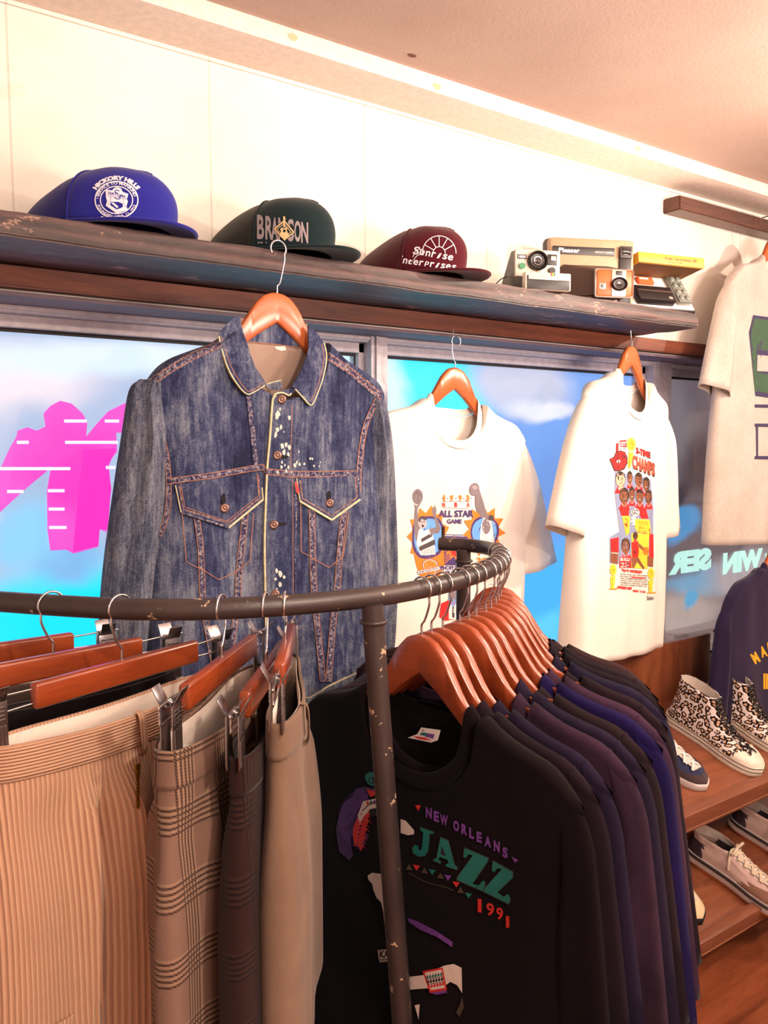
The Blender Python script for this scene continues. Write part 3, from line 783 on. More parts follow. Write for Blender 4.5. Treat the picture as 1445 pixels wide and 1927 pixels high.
# ================================================================ dark t-shirts crowding the rack
NECKS = [(.683, -.862), (.706, -.855), (.734, -.846), (.778, -.832), (.806, -.820), (.832, -.808), (.866, -.792), (.893, -.775), (.921, -.756), (.95, -.732), (.98, -.705), (1.010, -.672), (1.036, -.636)]
AZ = [-80, -77, -76, -72, -70, -68, -64, -62, -58, -54, -54, -52, -49]
SCL = [1.09, 1.10, 1.11, 1.14, 1.14, 1.14, 1.15, 1.15, 1.15, 1.15, 1.15, 1.15, 1.15]
COLS = [('jet_black', S(40, 28, 34), S(30, 20, 28)), ('washed_black', S(46, 34, 44), S(36, 26, 36)), ('ink_blue', S(50, 42, 70), S(38, 30, 54)),
        ('faded_plum', S(84, 62, 84), S(60, 42, 60)), ('slate_navy', S(54, 46, 72), S(40, 34, 56)), ('brown_black', S(56, 44, 48), S(44, 34, 40)),
        ('royal_navy', S(46, 36, 104), S(34, 26, 80)), ('dusty_plum', S(92, 66, 92), S(70, 50, 74)), ('soot', S(54, 40, 48), S(42, 30, 38)),
        ('steel_navy', S(52, 48, 78), S(38, 36, 60)), ('charcoal_black', S(44, 34, 42), S(34, 26, 34)), ('coal_grey', S(56, 46, 52), S(44, 34, 42)), ('brown_grey', S(86, 66, 64), S(62, 46, 48))]
DESC = ['jet black', 'washed black', 'ink blue', 'faded plum', 'slate navy', 'brownish black', 'royal navy', 'dusty plum', 'soot brown', 'steel navy', 'charcoal', 'coal grey', 'brown grey']
HLAB = ['nearest the rack post, through the printed festival tee', 'second from the rack post', 'third from the rack post', 'carrying the faded plum tee', 'carrying the slate navy tee', 'carrying the brownish black tee',
        'carrying the royal navy tee', 'carrying the white-stitched plum tee', 'carrying the soot brown tee', 'carrying the steel navy tee at the rail bend', 'behind the steel navy tee', 'second to last on the rail bend', 'last on the rail, carrying the brown grey tee']
TLAB = ['black festival t-shirt with a New Orleans jazz print at the front of the rack', 'washed black plain t-shirt second from the post on the rack', 'ink blue plain t-shirt third from the post on the rack',
        'faded plum t-shirt with a wide ribbed collar on the rack', 'slate navy t-shirt between the faded plum and brownish black ones', 'brownish black t-shirt behind the slate navy one on the rack',
        'royal navy t-shirt, the bluest on the rack', 'dusty plum t-shirt with white contrast stitching on the rack', 'soot brown t-shirt right behind the white-stitched plum one',
        'steel navy t-shirt near the bend of the rack', 'charcoal t-shirt behind the steel navy one near the rail bend', 'coal grey t-shirt second to last on the rack', 'brown grey t-shirt last on the rack, nearest the window']
M_label = plain('label_white', S(226, 216, 212), .6)
M_red = plain('print_red', S(206, 48, 44), .55); M_purple = plain('print_purple', S(116, 66, 152), .55)
M_purd = plain('print_deep_purple', S(60, 34, 82), .6); M_teal = plain('print_teal', S(28, 112, 108), .45); M_cream = plain('print_cream', S(224, 206, 196), .7); M_dkgreen = plain('print_dark_olive', S(74, 62, 54), .7)
M_stitchw = plain('white_stitch', S(214, 204, 210), .8)
tees = []
for i, ((x, y), az) in enumerate(zip(NECKS, AZ)):
    nm, c1, c2 = COLS[i]; k_ = .30 if i == 0 else .5; c1 = (c1[0] * k_ * 1.1, c1[1] * k_ * .85, c1[2] * k_ * .95); c2 = tuple(v * k_ * .85 for v in c2); m = cloth(nm, c1, c2, scale=420, bump=.3, sheen=.04, spec=.08)
    a = math.radians(az)
    shirt_hanger('glossy reddish wooden hanger ' + HLAB[i], (x, y, RZ), a, 'wooden hangers on the pipe rack', sc_=SCL[i])
    nw = [.102, .102, .108, .108, .098, .116, .106, .108, .126, .106, .098, .100, .114][i]
    mc = cloth(nm + '_rib', tuple(v * 1.15 for v in c1), c2, scale=420, bump=.4, sheen=.04, spec=.08)
    r, parts = make_tee(TLAB[i], (x, y, RZ), a, m, 'dark t-shirts on the pipe rack', mcollar=mc, sc_=SCL[i], seed=i + 1, nw=nw, fdrop=.105,
                        tm=.010 if i else .014, tneck=.012 if i else .02, slt=.012, fold=.004 if i else .005, length=.66 + .03 * (i % 3), slv=(.47 if i == 0 else .445 - .025 * (i % 3)), slo=.292, S_=.24,
                        B=.255, res=.8 if i else 1.2)
    tees.append((r, parts))
# contrast stitching of the dusty plum tee
r, parts = tees[7]
for u0 in (.118, .126):
    tube('stitching', [(u0 * 1.15, s_ * .0125, -APX - (hdrop(u0) - .008 + abs(s_) ** 2 * .010) * 1.15) for s_ in (-1, -.5, 0, .5, 1)], .0007, M_stitchw, r, 6)
# woven neck label and the print of the front tee
r, parts = tees[0]
d = PD(); 
lbl = [(793, 1369), (829, 1374), (824, 1393), (812, 1397), (768, 1388), (786, 1381)]
e0 = Vector(EYE)
bpy.context.view_layer.update(); Mi = r.matrix_world.inverted()
def lab_pt(px, py, yl):
    o_ = Mi @ e0; dd = Mi.to_3x3() @ Vector(_ray(px, py)); return o_ + dd * ((yl - o_.y) / dd.y)
bm = bmesh.new()
pts = [lab_pt(px, py, .002) for px, py in lbl]
A = [bm.verts.new(p + Vector((0, -.001, 0))) for p in pts]; Bv = [bm.verts.new(p) for p in pts]
bm.faces.new(A); bm.faces.new(Bv[::-1])
for i in range(6): bm.faces.new((A[i], Bv[i], Bv[(i + 1) % 6], A[(i + 1) % 6]))
lo = bmo('neck_label', bm, M_label, r); lo['label'] = 'white printed size label'
d = PD(600, 1360, 1.0)
d.poly([(778, -1385), (800, -1388), (812, -1394), (797, -1392), (786, -1390)], M_red); d.poly([(793, -1378), (806, -1380), (805, -1385), (790, -1383)], M_teal)
d.poly([(806, -1380), (818, -1382), (815, -1390), (800, -1386)], M_purple); d.text('L', (797, -1374), 4, 4, plain('print_black', S(20, 14, 18), .6))
d.done('label_print', r, [lo], base=.0003)

d = PD(560, 1400, 1.9013)
K = plain('ink_black', S(22, 15, 20), .8)
d.P([(432, 218), (442, 220), (432, 240), (421, 219)], M_red); d.P([(766, 402), (790, 415), (778, 425)], M_purple)
# NEW ORLEANS along an ascending slant, letters upright
def word(t_, xs, ys, hs, ws, m, bold=.06, sl=0):
    for ch, x, y, h, w in zip(t_, xs, ys, hs, ws): d.T(ch, (x, y), w, h, m, bold=bold, slant=sl)
word('NEW', (470, 497, 524), (246, 259, 272), (38, 38, 38), (22, 19, 28), M_purple, .05, -.28)
word('ORLEANS', (568, 597, 623, 650, 681, 713, 743), (293, 306, 319, 333, 349, 366, 388), (38,) * 7, (21, 21, 18, 18, 24, 22, 19), M_purple, .05, -.3)
# JAZZ: heavy slab letters with an outline
def slab_letter(pts, m):
    cx_ = sum(p[0] for p in pts) / len(pts); cy_ = sum(p[1] for p in pts) / len(pts)
    d.P([(cx_ + (x - cx_) * 1.07, cy_ + (y - cy_) * 1.05) for x, y in pts], M_dkgreen)
    d.P([(cx_ + (x - cx_) * 1.04, cy_ + (y - cy_) * 1.03) for x, y in pts], K); d.P(pts, m)
slab_letter([(440, 298), (487, 315), (486, 322), (473, 320), (468, 380), (456, 400), (434, 402), (414, 390), (411, 372), (420, 361), (433, 364), (434, 378), (442, 380), (446, 368), (450, 316), (439, 308)], M_teal)
slab_letter([(512, 334), (540, 346), (562, 432), (572, 440), (570, 450), (530, 437), (531, 428), (541, 428), (537, 414), (510, 404), (504, 414), (514, 420), (513, 428), (488, 418), (489, 410), (498, 408)], M_teal)
d.P([(516, 362), (532, 402), (512, 394)], K)
slab_letter([(598, 372), (682, 408), (680, 420), (626, 500), (648, 506), (664, 488), (672, 492), (664, 526), (572, 486), (574, 474), (628, 398), (612, 394), (602, 408), (594, 404)], M_teal)
slab_letter([(700, 418), (770, 458), (770, 478), (716, 530), (738, 546), (754, 536), (762, 552), (756, 572), (668, 528), (670, 516), (732, 448), (716, 444), (704, 458), (696, 454)], M_teal)
word('1991', (652, 690, 724, 752), (578, 592, 607, 636), (48, 46, 44, 42), (14, 28, 24, 12), M_red, .025, -.2)
for (x, y), m in zip(((400, 440), (426, 440), (455, 452), (482, 456), (512, 470), (538, 476), (568, 500), (584, 522), (612, 540)), (M_dkgreen, M_red, M_dkgreen, M_teal, M_dkgreen, M_purple, M_red, M_dkgreen, M_teal)):
    up = m is M_dkgreen
    d.P([(x - 13, y + (9 if up else -9)), (x + 13, y + (12 if up else -5)), (x, y + (-11 if up else 13))], m)
d.L([(398, 460), (440, 484), (480, 500), (530, 512), (560, 524)], 3, M_dkgreen, 4)
# dancer in feathers
d.P([(243, 112), (262, 100), (285, 112), (292, 135), (280, 150), (258, 146), (246, 132)], M_teal, 4); d.E((266, 130), 11, 12, K); d.P([(262, 118), (272, 130), (264, 142), (258, 130)], M_teal)
d.P([(240, 152), (210, 160), (196, 190), (166, 210), (150, 250), (138, 300), (142, 340), (150, 385), (185, 416), (200, 400), (190, 350), (196, 300), (206, 250), (230, 215), (262, 180), (300, 178), (300, 150), (270, 158)], M_purd)
for k in range(34):
    a_ = 1.9 + k * .075; d.L([(275 + math.cos(a_) * 60, 262 - math.sin(a_) * 66), (268 + math.cos(a_) * 122, 262 - math.sin(a_) * 118 + 8)], 2.2, M_purple)
rng = random.Random(4)
for k in range(26):
    a_ = 2.2 + k * .085; cx_, cy_ = 262 + math.cos(a_) * 70, 262 - math.sin(a_) * 80
    d.P([(cx_, cy_), (cx_ + math.cos(a_) * 34 + 3, cy_ - math.sin(a_) * 44), (cx_ + 7, cy_ + 6)], M_purd)
for k in range(11):
    x0, y0 = 238 + k * 3.4 - (k % 2) * 4, 372 - k * 15
    d.P([(x0 - 34, y0 - 12), (x0 - 10, y0 - 22), (x0 + 10, y0 + 6), (x0 - 2, y0 - 6), (x0 - 12, y0 + 12), (x0 - 18, y0 - 4)], M_red)
d.P([(200, 300), (225, 250), (250, 225), (240, 260), (222, 300), (214, 350), (205, 365)], M_red, 3)
d.P([(216, 255), (235, 205), (300, 190), (300, 225), (262, 232), (236, 262), (224, 290)], M_cream, 0)
for k in range(5): d.P([(246 + k * 12, 210 - k * 2), (252 + k * 12, 202 - k * 2), (258 + k * 12, 212 - k * 2), (252 + k * 12, 222 - k * 2)], (M_red, M_teal, M_purple)[k % 3])
d.L([(232, 240), (262, 214), (300, 206)], 3, K, 3); d.P([(256, 236), (300, 222), (300, 252), (262, 262)], K); d.P([(248, 160), (270, 168), (286, 150), (292, 176), (262, 190)], M_red)
d.P([(370, 268), (388, 274), (418, 308), (418, 322), (396, 326), (370, 318)], M_cream)
d.P([(252, 470), (268, 460), (316, 466), (328, 560), (328, 682), (318, 662), (312, 640), (308, 600), (300, 566), (284, 550), (272, 520), (268, 500), (254, 484)], M_cream)
d.P([(396, 622), (430, 634), (500, 670), (556, 708), (554, 726), (524, 706), (500, 690), (440, 664), (398, 636)], M_purple)
for k in range(14): d.L([(404 + k * 7.5, 626 + k * 3.6), (400 + k * 7.5, 640 + k * 3.8)], 1.6, K)
d.P([(286, 734), (334, 730), (334, 780), (294, 784)], M_dkgreen); d.P([(290, 738), (331, 734), (331, 768), (292, 770)], M_cream)
d.T('KA', (312, 752), 34, 26, K, bold=.05); d.E((312, 752), 4, 4, M_cream)
d.L([(294, 777), (331, 774)], 4, M_cream)
d.P([(402, 832), (450, 826), (470, 818), (525, 792), (560, 786), (588, 800), (590, 890), (572, 862), (548, 850), (530, 862), (480, 872), (402, 878)], M_cream)
d.P([(448, 812), (520, 798), (536, 880), (474, 890)], M_red); d.P([(456, 818), (516, 806), (528, 872), (478, 880)], M_cream)
for j, m in enumerate((M_teal, K, M_red)):
    for k in range(6): d.P([(460 + k * 10 + j * 3, 836 + j * 17 - k * 2), (465 + k * 10 + j * 3, 824 + j * 17 - k * 2), (470 + k * 10 + j * 3, 834 + j * 17 - k * 2), (465 + k * 10 + j * 3, 840 + j * 17 - k * 2)], m)
d.L([(460, 842), (522, 830)], 2, K); d.L([(466, 860), (526, 848)], 2, K)
d.P([(420, 934), (438, 930), (434, 985)], M_cream); d.P([(476, 890), (530, 880), (538, 888), (500, 896)], M_purple)
d.P([(590, 900), (596, 940), (580, 975), (568, 960), (582, 930)], M_dkgreen)
d.done('chest_print', r, parts[:3], base=.0014)

# ================================================================ t-shirts shown along the wall
M_white = cloth('white_cotton', S(244, 238, 230), S(236, 226, 216), scale=500, bump=.15, sheen=.1, mott=5)
M_grey_h = cloth('heather_grey', S(212, 204, 196), S(196, 186, 176), scale=500, bump=.2, heather=.45)
M_navy = cloth('deep_navy_cotton', S(44, 32, 66), S(34, 24, 54), scale=420)
def wall_tee(label, hlabel, apexpx, yplane, az, roll, mat, scl, hap=.07, hk=None, name='t_shirt', grp=None, **kw):
    ap = onY(apexpx[0], apexpx[1], yplane); loc = (ap.x, ap.y, ap.z + hap)
    a = math.radians(az); ro = math.radians(roll)
    hm = hook_mesh(hap, hk or .0155, -1)
    # the hanger swings about its hook
    h = shirt_hanger(hlabel, loc, a, None, apex=hap, hook=hm, roll=ro, sc_=scl, wmat=M_hwood_l)
    r, parts = make_tee(label, loc, a, mat, None, apex=hap, roll=ro, sc_=scl, **kw)
    return h, r, parts
h1, w1, p1 = wall_tee('white t-shirt with an all star game basketball print hanging beside the denim jacket', 'orange brown wooden hanger holding the all star game t-shirt', (858, 692), -.055, 2, 3, M_white, 1.15,
                      nw=.092, fdrop=.105, S_=.245, B=.262, length=.68, slv=.40, slo=.385, sli=.25, fold=.007, tm=.018, tneck=.026, slt=.02, seed=21, res=1.3)
h2, w2, p2 = wall_tee('white t-shirt with a crowded cartoon basketball team print hanging near the shelf end', 'orange brown wooden hanger holding the cartoon team t-shirt', (1190, 652), -.10, 14, 5, M_white, 1.2,
                      nw=.095, fdrop=.105, S_=.24, B=.262, length=.71, slv=.40, slo=.37, sli=.235, fold=.008, tm=.024, tneck=.03, slt=.03, seed=22, res=1.3)
h3, w3, p3 = wall_tee('heather grey t-shirt with a big green and navy block print on the short rail', 'orange brown wooden hanger holding the heather grey t-shirt', (1458, 448), -.12, 4, 3, M_grey_h, 1.15,
                      nw=.092, fdrop=.1, S_=.275, B=.29, length=.86, slv=.42, slo=.37, sli=.225, fold=.012, tm=.02, tneck=.026, slt=.03, seed=25, res=1.3)
h4, w4, p4 = wall_tee('dark navy t-shirt with yellow arched capitals hanging low beyond the shoe rack', 'wooden hanger holding the dark navy t-shirt', (1466, 1018), -.20, 0, 3, M_navy, 1.15,
                      nw=.092, fdrop=.1, S_=.28, B=.28, length=.7, slv=.47, slo=.33, sli=.24, fold=.007, tm=.02, slt=.02, seed=27)
for (x, y, z) in ((w4.location.x, w4.location.y, w4.location.z),):
    rr = thing('side_rail', 'dark metal bar carrying the dark navy t-shirt beyond the shoe rack', 'rail', (x, y, 0))
    tube('bar', [(-.02, 0, z), (.9, 0, z)], .010, M_rack, rr, 16)
    tube('upright', [(.9, 0, z), (.9, 0, 0)], .012, M_rack, rr, 16)
# cup hooks the hangers ride on
for nm, w_, zc, lab in (('cup_hook', w1, 1.856, 'small bent wire hook screwed under the ledge board above the all star t-shirt'), ('cup_hook', w2, 1.90, 'small wire hook under the shelf above the cartoon team t-shirt')):
    L = w_.location
    dz = zc - L.z
    q_ = [(0, 0, dz + .004)] + [(0, -.0105 * math.sin(a_) if a_ else 0, -.0 + .0105 - .0105 * math.cos(a_)) for a_ in []]
    pts = [(-.010, .0, dz + .003), (-.009, 0, dz * .55), (-.006, 0, .0165), (0, 0, .013), (.007, 0, .0165), (.011, 0, dz * .5)]
    tag(tube(nm, spline(pts, 6), .0014, M_wire_dark, None, 8), lab, 'hook'); o = bpy.data.objects[-1] if False else None
    ob = [o_ for o_ in C.objects if o_.get('label') == lab][0]; ob.location = L
L = w3.location
ob = tube('cup_hook', spline([(0, .05, .012), (0, .01, .012), (0, -.012, .012), (0, -.018, .020)], 6), .002, M_wire_dark, None, 8)
ob.location = L; tag(ob, 'wire hook in the short rail above the heather grey t-shirt', 'hook')

# ---- print of the all star tee, drawn from a crop at (760,880) x6.425
OR = plain('print_orange', S(244, 128, 30), .6); PU = plain('print_violet', S(72, 48, 112), .6); LB = plain('print_sky', S(104, 168, 236), .6)
GM = plain('print_mid_grey', S(128, 116, 122), .7); GD = plain('print_dark_grey', S(74, 64, 70), .7); GL = plain('print_light_grey', S(186, 176, 180), .7)
WH = plain('print_white', S(238, 232, 228), .7); RD = plain('print_bright_red', S(226, 34, 34), .6); IK = plain('print_ink', S(36, 26, 34), .7); YE = plain('print_yellow', S(250, 216, 60), .6)
d = PD(760, 880, 6.425)
def burst(cx_, cy_, rx, ry, n, inn, m, ph=0):
    pts = []
    for i in range(2 * n):
        a_ = ph + PI * i / n; k = 1 if i % 2 == 0 else inn
        pts.append((cx_ + rx * k * math.cos(a_), cy_ + ry * k * math.sin(a_)))
    d.P(pts, m)
burst(296, 830, 262, 380, 11, .74, OR, .28)
d.P([(110, 1000), (480, 1000), (500, 1160), (420, 1340), (200, 1330), (150, 1180)], OR)
d.P([(100, 780), (118, 670), (180, 610), (290, 586), (400, 600), (470, 690), (484, 830), (470, 960), (420, 1050), (300, 1100), (190, 1090), (120, 1010), (98, 900)], PU, 3)
d.P([(124, 790), (140, 690), (200, 640), (300, 618), (390, 635), (440, 700), (456, 830), (440, 940), (400, 1020), (290, 1062), (200, 1050), (150, 990), (124, 900)], LB, 3)
# jump shooter in grey
d.E((166, 350), 62, 92, GM); d.L([(120, 330), (160, 300), (215, 350)], 6, GD, 4); d.L([(150, 262), (170, 350), (165, 438)], 5, GD, 4)
d.P([(118, 430), (150, 462), (205, 420), (180, 470), (164, 500), (170, 600), (192, 680), (200, 760), (180, 860), (140, 880), (128, 800), (120, 680), (130, 560), (134, 480)], GM, 2)
d.P([(340, 500), (352, 470), (362, 500), (372, 430), (380, 500), (390, 470), (392, 540), (386, 590), (420, 660), (440, 740), (420, 790), (330, 800), (260, 790), (300, 740), (390, 720), (372, 640), (352, 570), (336, 540)], GM, 0)
d.E((222, 665), 52, 74, GL); d.P([(172, 640), (190, 590), (240, 584), (275, 620), (262, 640), (210, 618), (186, 660)], GD); d.L([(190, 655), (212, 648)], 9, IK); d.L([(232, 650), (256, 656)], 9, IK); d.P([(212, 690), (240, 694), (236, 722), (218, 718)], IK); d.L([(222, 652), (220, 684)], 5, GM)
d.P([(176, 760), (200, 730), (240, 770), (300, 745), (345, 790), (380, 1050), (200, 1060), (150, 920), (160, 850)], WH)
d.P([(205, 860), (330, 790), (340, 830), (210, 905)], GD); d.P([(175, 960), (370, 865), (374, 930), (190, 1010)], GD); d.P([(200, 1010), (375, 960), (372, 1000), (210, 1050)], WH)
for k in range(6): d.L([(215 + k * 26, 1000 - k * 9), (230 + k * 26, 1052 - k * 3)], 6, GD)
d.P([(300, 760), (330, 752), (350, 800), (340, 830)], GM)
# number nine in outline with a name strip
d.T('9', (316, 1226), 196, 250, PU, bold=.03); d.T('9', (316, 1226), 182, 238, WH, bold=.025); d.T('9', (316, 1226), 166, 222, OR, bold=.02)
d.P([(162, 1250), (478, 1184), (482, 1226), (166, 1290)], PU); d.P([(166, 1253), (475, 1189), (478, 1222), (169, 1285)], WH)
d.T('MAJERLE', (322, 1238), 276, 24, PU, bold=.03, slant=.22)
# centre lettering
for ch, x in zip('1993', (487, 576, 680, 770)): d.T(ch, (x, 368), 22 if ch == '1' else 40, 76, OR, bold=.05)
for x in (464, 522, 628, 724, 808): d.E((x, 372), 6, 8, PU, n=8)
d.L([(462, 407), (806, 410)], 4, PU); d.L([(462, 485), (800, 494)], 4, PU)
for ch, x in zip('NBA', (480, 628, 776)): d.T(ch, (x, 448), 34, 56, RD, bold=.04)
d.T('ALL STAR', (630, 556), 420, 84, PU, bold=.04); d.T('GAME', (610, 650), 180, 56, PU, bold=.04)
for x, y in ((488, 596), (540, 596), (655, 592)): d.L([(x - 14, y), (x + 16, y)], 7, PU)
# badge
d.P([(480, 806), (782, 812), (760, 900), (700, 1180), (492, 1180)], PU); d.P([(490, 818), (770, 824), (768, 832), (490, 826)], WH)
burst(620, 980, 130, 150, 10, .62, OR, .2); d.E((626, 1010), 72, 66, RD); d.L([(560, 990), (626, 1010), (690, 1000)], 5, IK, 3); d.L([(612, 948), (632, 1010), (610, 1072)], 5, IK, 3)
for k in range(6): d.L([(496, 1020 + k * 28), (560 + k * 4, 960 + k * 22)], 7, OR)
d.P([(484, 1182), (700, 1186), (690, 1290), (484, 1290)], WH)
d.T('PHOENIX', (560, 1212), 240, 54, PU, bold=.06); d.T('SUNS', (590, 1272), 190, 50, PU, bold=.08)
# the second player
burst(966, 760, 262, 320, 11, .68, OR, .1)
d.P([(800, 780), (830, 660), (900, 600), (990, 584), (1080, 610), (1140, 700), (1146, 800), (1110, 900), (1040, 960), (920, 970), (830, 900)], PU, 3)
d.P([(820, 780), (846, 680), (910, 625), (990, 610), (1066, 634), (1112, 710), (1116, 800), (1084, 880), (1030, 930), (920, 940), (846, 880)], LB, 3)
d.E((850, 262), 58, 78, GM, .15); d.P([(880, 200), (905, 250), (930, 330), (960, 420), (1000, 560), (1060, 570), (1084, 620), (1050, 660), (990, 640), (930, 600), (880, 520), (862, 440), (862, 330), (870, 250)], GM, 2)
for x, y in ((826, 226), (842, 218), (860, 214)): d.L([(x, y), (x + 30, y + 40)], 10, GL)
d.E((1052, 612), 34, 42, GD); d.P([(960, 600), (1010, 640), (1060, 640), (1075, 760), (1090, 880), (1070, 960), (930, 950), (915, 840), (930, 700)], WH, 0); d.P([(960, 620), (1020, 650), (1046, 720), (1010, 800), (960, 790), (940, 720)], GM, 2); d.L([(1060, 660), (1080, 800), (1068, 930)], 5, GD, 3); d.L([(940, 790), (1000, 880), (1010, 950)], 5, GL, 3)
d.T('ALL STAR', (630, 556), 420, 84, PU, bold=.03); d.T('30', (940, 1130), 130, 90, OR, bold=.03); d.T('BAR', (920, 1164), 110, 26, PU, bold=.03); d.P([(880, 1190), (1010, 1190), (990, 1240), (880, 1236)], OR)
# man in tie on a red ground, below the rail
d.P([(450, 1640), (760, 1500), (750, 1800), (500, 1850), (430, 1800)], RD); d.P([(545, 1460), (650, 1440), (660, 1600), (650, 1700), (560, 1700), (540, 1600)], LB)
d.E((590, 1540), 48, 78, GM); d.P([(540, 1640), (566, 1650), (590, 1700), (622, 1650), (650, 1660), (652, 1830), (540, 1830)], WH); d.P([(582, 1680), (600, 1680), (612, 1800), (594, 1830), (578, 1800)], GD)
d.T('©1993', (1050, 1412), 60, 10, GM)
d.done('chest_print', w1, p1[:1], maxe=3.0)

# ---- print of the cartoon team tee, crop at (1120,800) x5.508
d = PD(1120, 800, 5.508)
SK = plain('print_brown_skin', S(140, 84, 54), .7); SL = plain('print_pale_skin', S(236, 184, 150), .7); BK = plain('print_black_line', S(34, 24, 26), .7); GB = plain('print_grey_blue', S(138, 150, 186), .7)
d.P([(205, 480), (570, 560), (600, 860), (595, 1470), (150, 1430), (150, 1160), (250, 1100), (200, 700)], GB)
d.P([(215, 190), (240, 182), (238, 270), (214, 270)], RD); d.P([(252, 160), (320, 152), (324, 230), (256, 222)], RD); d.L([(222, 250), (320, 244)], 5, BK); d.T('1ST', (288, 194), 60, 44, WH, bold=.04)
d.P([(144, 352), (190, 330), (215, 272), (262, 262), (310, 280), (334, 340), (330, 400), (300, 460), (240, 480), (196, 476)], BK, 0); d.P([(152, 356), (194, 338), (220, 280), (262, 270), (304, 286), (324, 340), (320, 398), (294, 452), (238, 472), (202, 466)], RD, 0)
d.E((238, 376), 20, 20, WH); d.E((237, 378), 12, 12, BK)
burst(372, 200, 54, 80, 14, .72, YE, .1); d.E((368, 200), 30, 46, plain('print_gold', S(220, 160, 40), .6)); d.P([(338, 280), (400, 284), (386, 330), (366, 440), (346, 452), (334, 400), (344, 330)], YE)
d.L([(352, 290), (346, 440)], 5, BK); d.L([(352, 190), (384, 196)], 4, BK)
d.T('3-TIME', (496, 288), 150, 70, BK, bold=.07, slant=-.35); d.T('3-TIME', (494, 284), 146, 64, RD, bold=.05, slant=-.35)
d.T('CHAMPS', (500, 424), 236, 150, BK, bold=.06, slant=-.4); d.T('CHAMPS', (498, 418), 230, 138, plain('print_coral', S(236, 92, 66), .6), bold=.045, slant=-.4)
def head(x, y, rx, ry, sk, smile=True, hair=True):
    d.P([(x - rx * 1.25, y + ry * 1.9), (x - rx * .6, y + ry * .9), (x + rx * .7, y + ry * .9), (x + rx * 1.3, y + ry * 1.9)], RD); d.L([(x - rx * .6, y + ry * 1.0), (x, y + ry * 1.5), (x + rx * .7, y + ry)], 5, WH, 3)
    d.P([(x - rx * .4, y + ry * .6), (x + rx * .5, y + ry * .6), (x + rx * .45, y + ry * 1.3), (x - rx * .3, y + ry * 1.3)], sk)
    d.E((x, y), rx * 1.08, ry * 1.06, BK); d.E((x, y + 2), rx, ry, sk)
    if hair: d.P([(x - rx, y - ry * .1), (x - rx * .85, y - ry * .8), (x, y - ry * 1.08), (x + rx * .85, y - ry * .75), (x + rx, y - ry * .1), (x + rx * .6, y - ry * .5), (x - rx * .6, y - ry * .5)], BK)
    for k in (-.38, .4): d.L([(x + rx * (k - .2), y - ry * .22), (x + rx * (k + .2), y - ry * .26)], 5, BK); d.E((x + rx * k, y - ry * .08), rx * .13, ry * .06, BK, n=10)
    d.L([(x + rx * .02, y - ry * .1), (x - rx * .12, y + ry * .22), (x + rx * .12, y + ry * .26)], 4, BK)
    if smile: d.P([(x - rx * .42, y + ry * .42), (x + rx * .5, y + ry * .38), (x + rx * .25, y + ry * .62), (x - rx * .15, y + ry * .66)], BK); d.P([(x - rx * .32, y + ry * .45), (x + rx * .4, y + ry * .42), (x + rx * .2, y + ry * .54), (x - rx * .15, y + ry * .55)], WH)
head(356, 540, 26, 62, SK); head(448, 560, 36, 66, SK, False); head(526, 610, 34, 70, SK); head(258, 560, 48, 78, SL); head(378, 710, 30, 68, SK); head(550, 740, 34, 70, SK, False); head(298, 730, 46, 78, SK); head(458, 735, 38, 70, SK)
d.P([(240, 850), (300, 840), (350, 870), (345, 940), (268, 940)], RD); d.P([(405, 850), (520, 860), (550, 970), (480, 970)], RD)
d.E((412, 905), 48, 46, BK); d.E((412, 905), 45, 43, WH); d.T('GO', (412, 900), 66, 54, BK, bold=.03); d.E((392, 990), 32, 46, WH); d.T('S', (378, 992), 28, 54, BK, bold=.03)
d.P([(275, 944), (356, 940), (350, 1110), (320, 1150), (300, 1060)], YE); d.P([(290, 960), (344, 985), (318, 1100), (300, 1020)], RD)
d.P([(410, 972), (560, 980), (575, 1120), (440, 1120), (408, 1060)], YE); d.T('ZONE', (500, 1090), 140, 86, RD, bold=.07, slant=-.4); d.T('ZONE', (498, 1084), 132, 76, YE, bold=.04, slant=-.4); d.T('WIND', (490, 1016), 110, 42, plain('print_gold', S(220, 160, 40), .6), bold=.04, slant=-.1)
d.P([(155, 1180), (240, 1160), (240, 1320), (160, 1310)], RD); d.P([(160, 1310), (236, 1318), (230, 1440), (156, 1420)], SK); d.L([(160, 1322), (236, 1330)], 8, WH); d.L([(196, 1330), (190, 1430)], 8, BK)
d.P([(252, 1180), (360, 1150), (368, 1480), (250, 1480)], GB); head(312, 1250, 42, 78, SK, False); d.P([(250, 1370), (368, 1350), (368, 1480), (250, 1480)], RD); d.T('33', (300, 1450), 86, 60, BK, bold=.07); d.T('33', (300, 1450), 80, 54, WH, bold=.04); d.T('BULLS', (308, 1392), 100, 34, WH, bold=.04)
d.P([(372, 1120), (556, 1130), (540, 1490), (372, 1480)], YE)
for k in range(12): d.L([(430, 1330), (430 + 160 * math.cos(-1.1 + k * .2), 1330 + 190 * math.sin(-1.1 + k * .2))], 4, plain('print_gold', S(220, 160, 40), .6))
head(412, 1150, 24, 42, SK, False); d.P([(372, 1216), (440, 1200), (450, 1300), (440, 1370), (378, 1376)], RD); d.T('10', (400, 1318), 44, 44, BK, bold=.05); d.P([(436, 1210), (500, 1270), (520, 1290), (500, 1310), (440, 1260)], SK); d.E((520, 1306), 34, 44, OR); d.L([(490, 1300), (552, 1312)], 4, BK)
d.P([(372, 1376), (440, 1366), (510, 1480), (488, 1490), (430, 1420), (400, 1480), (376, 1480)], SK); d.L([(430, 1380), (500, 1488)], 5, BK)
d.P([(560, 1130), (600, 1130), (602, 1380), (556, 1370)], RD); d.P([(536, 1350), (600, 1380), (596, 1470), (534, 1460)], SK)
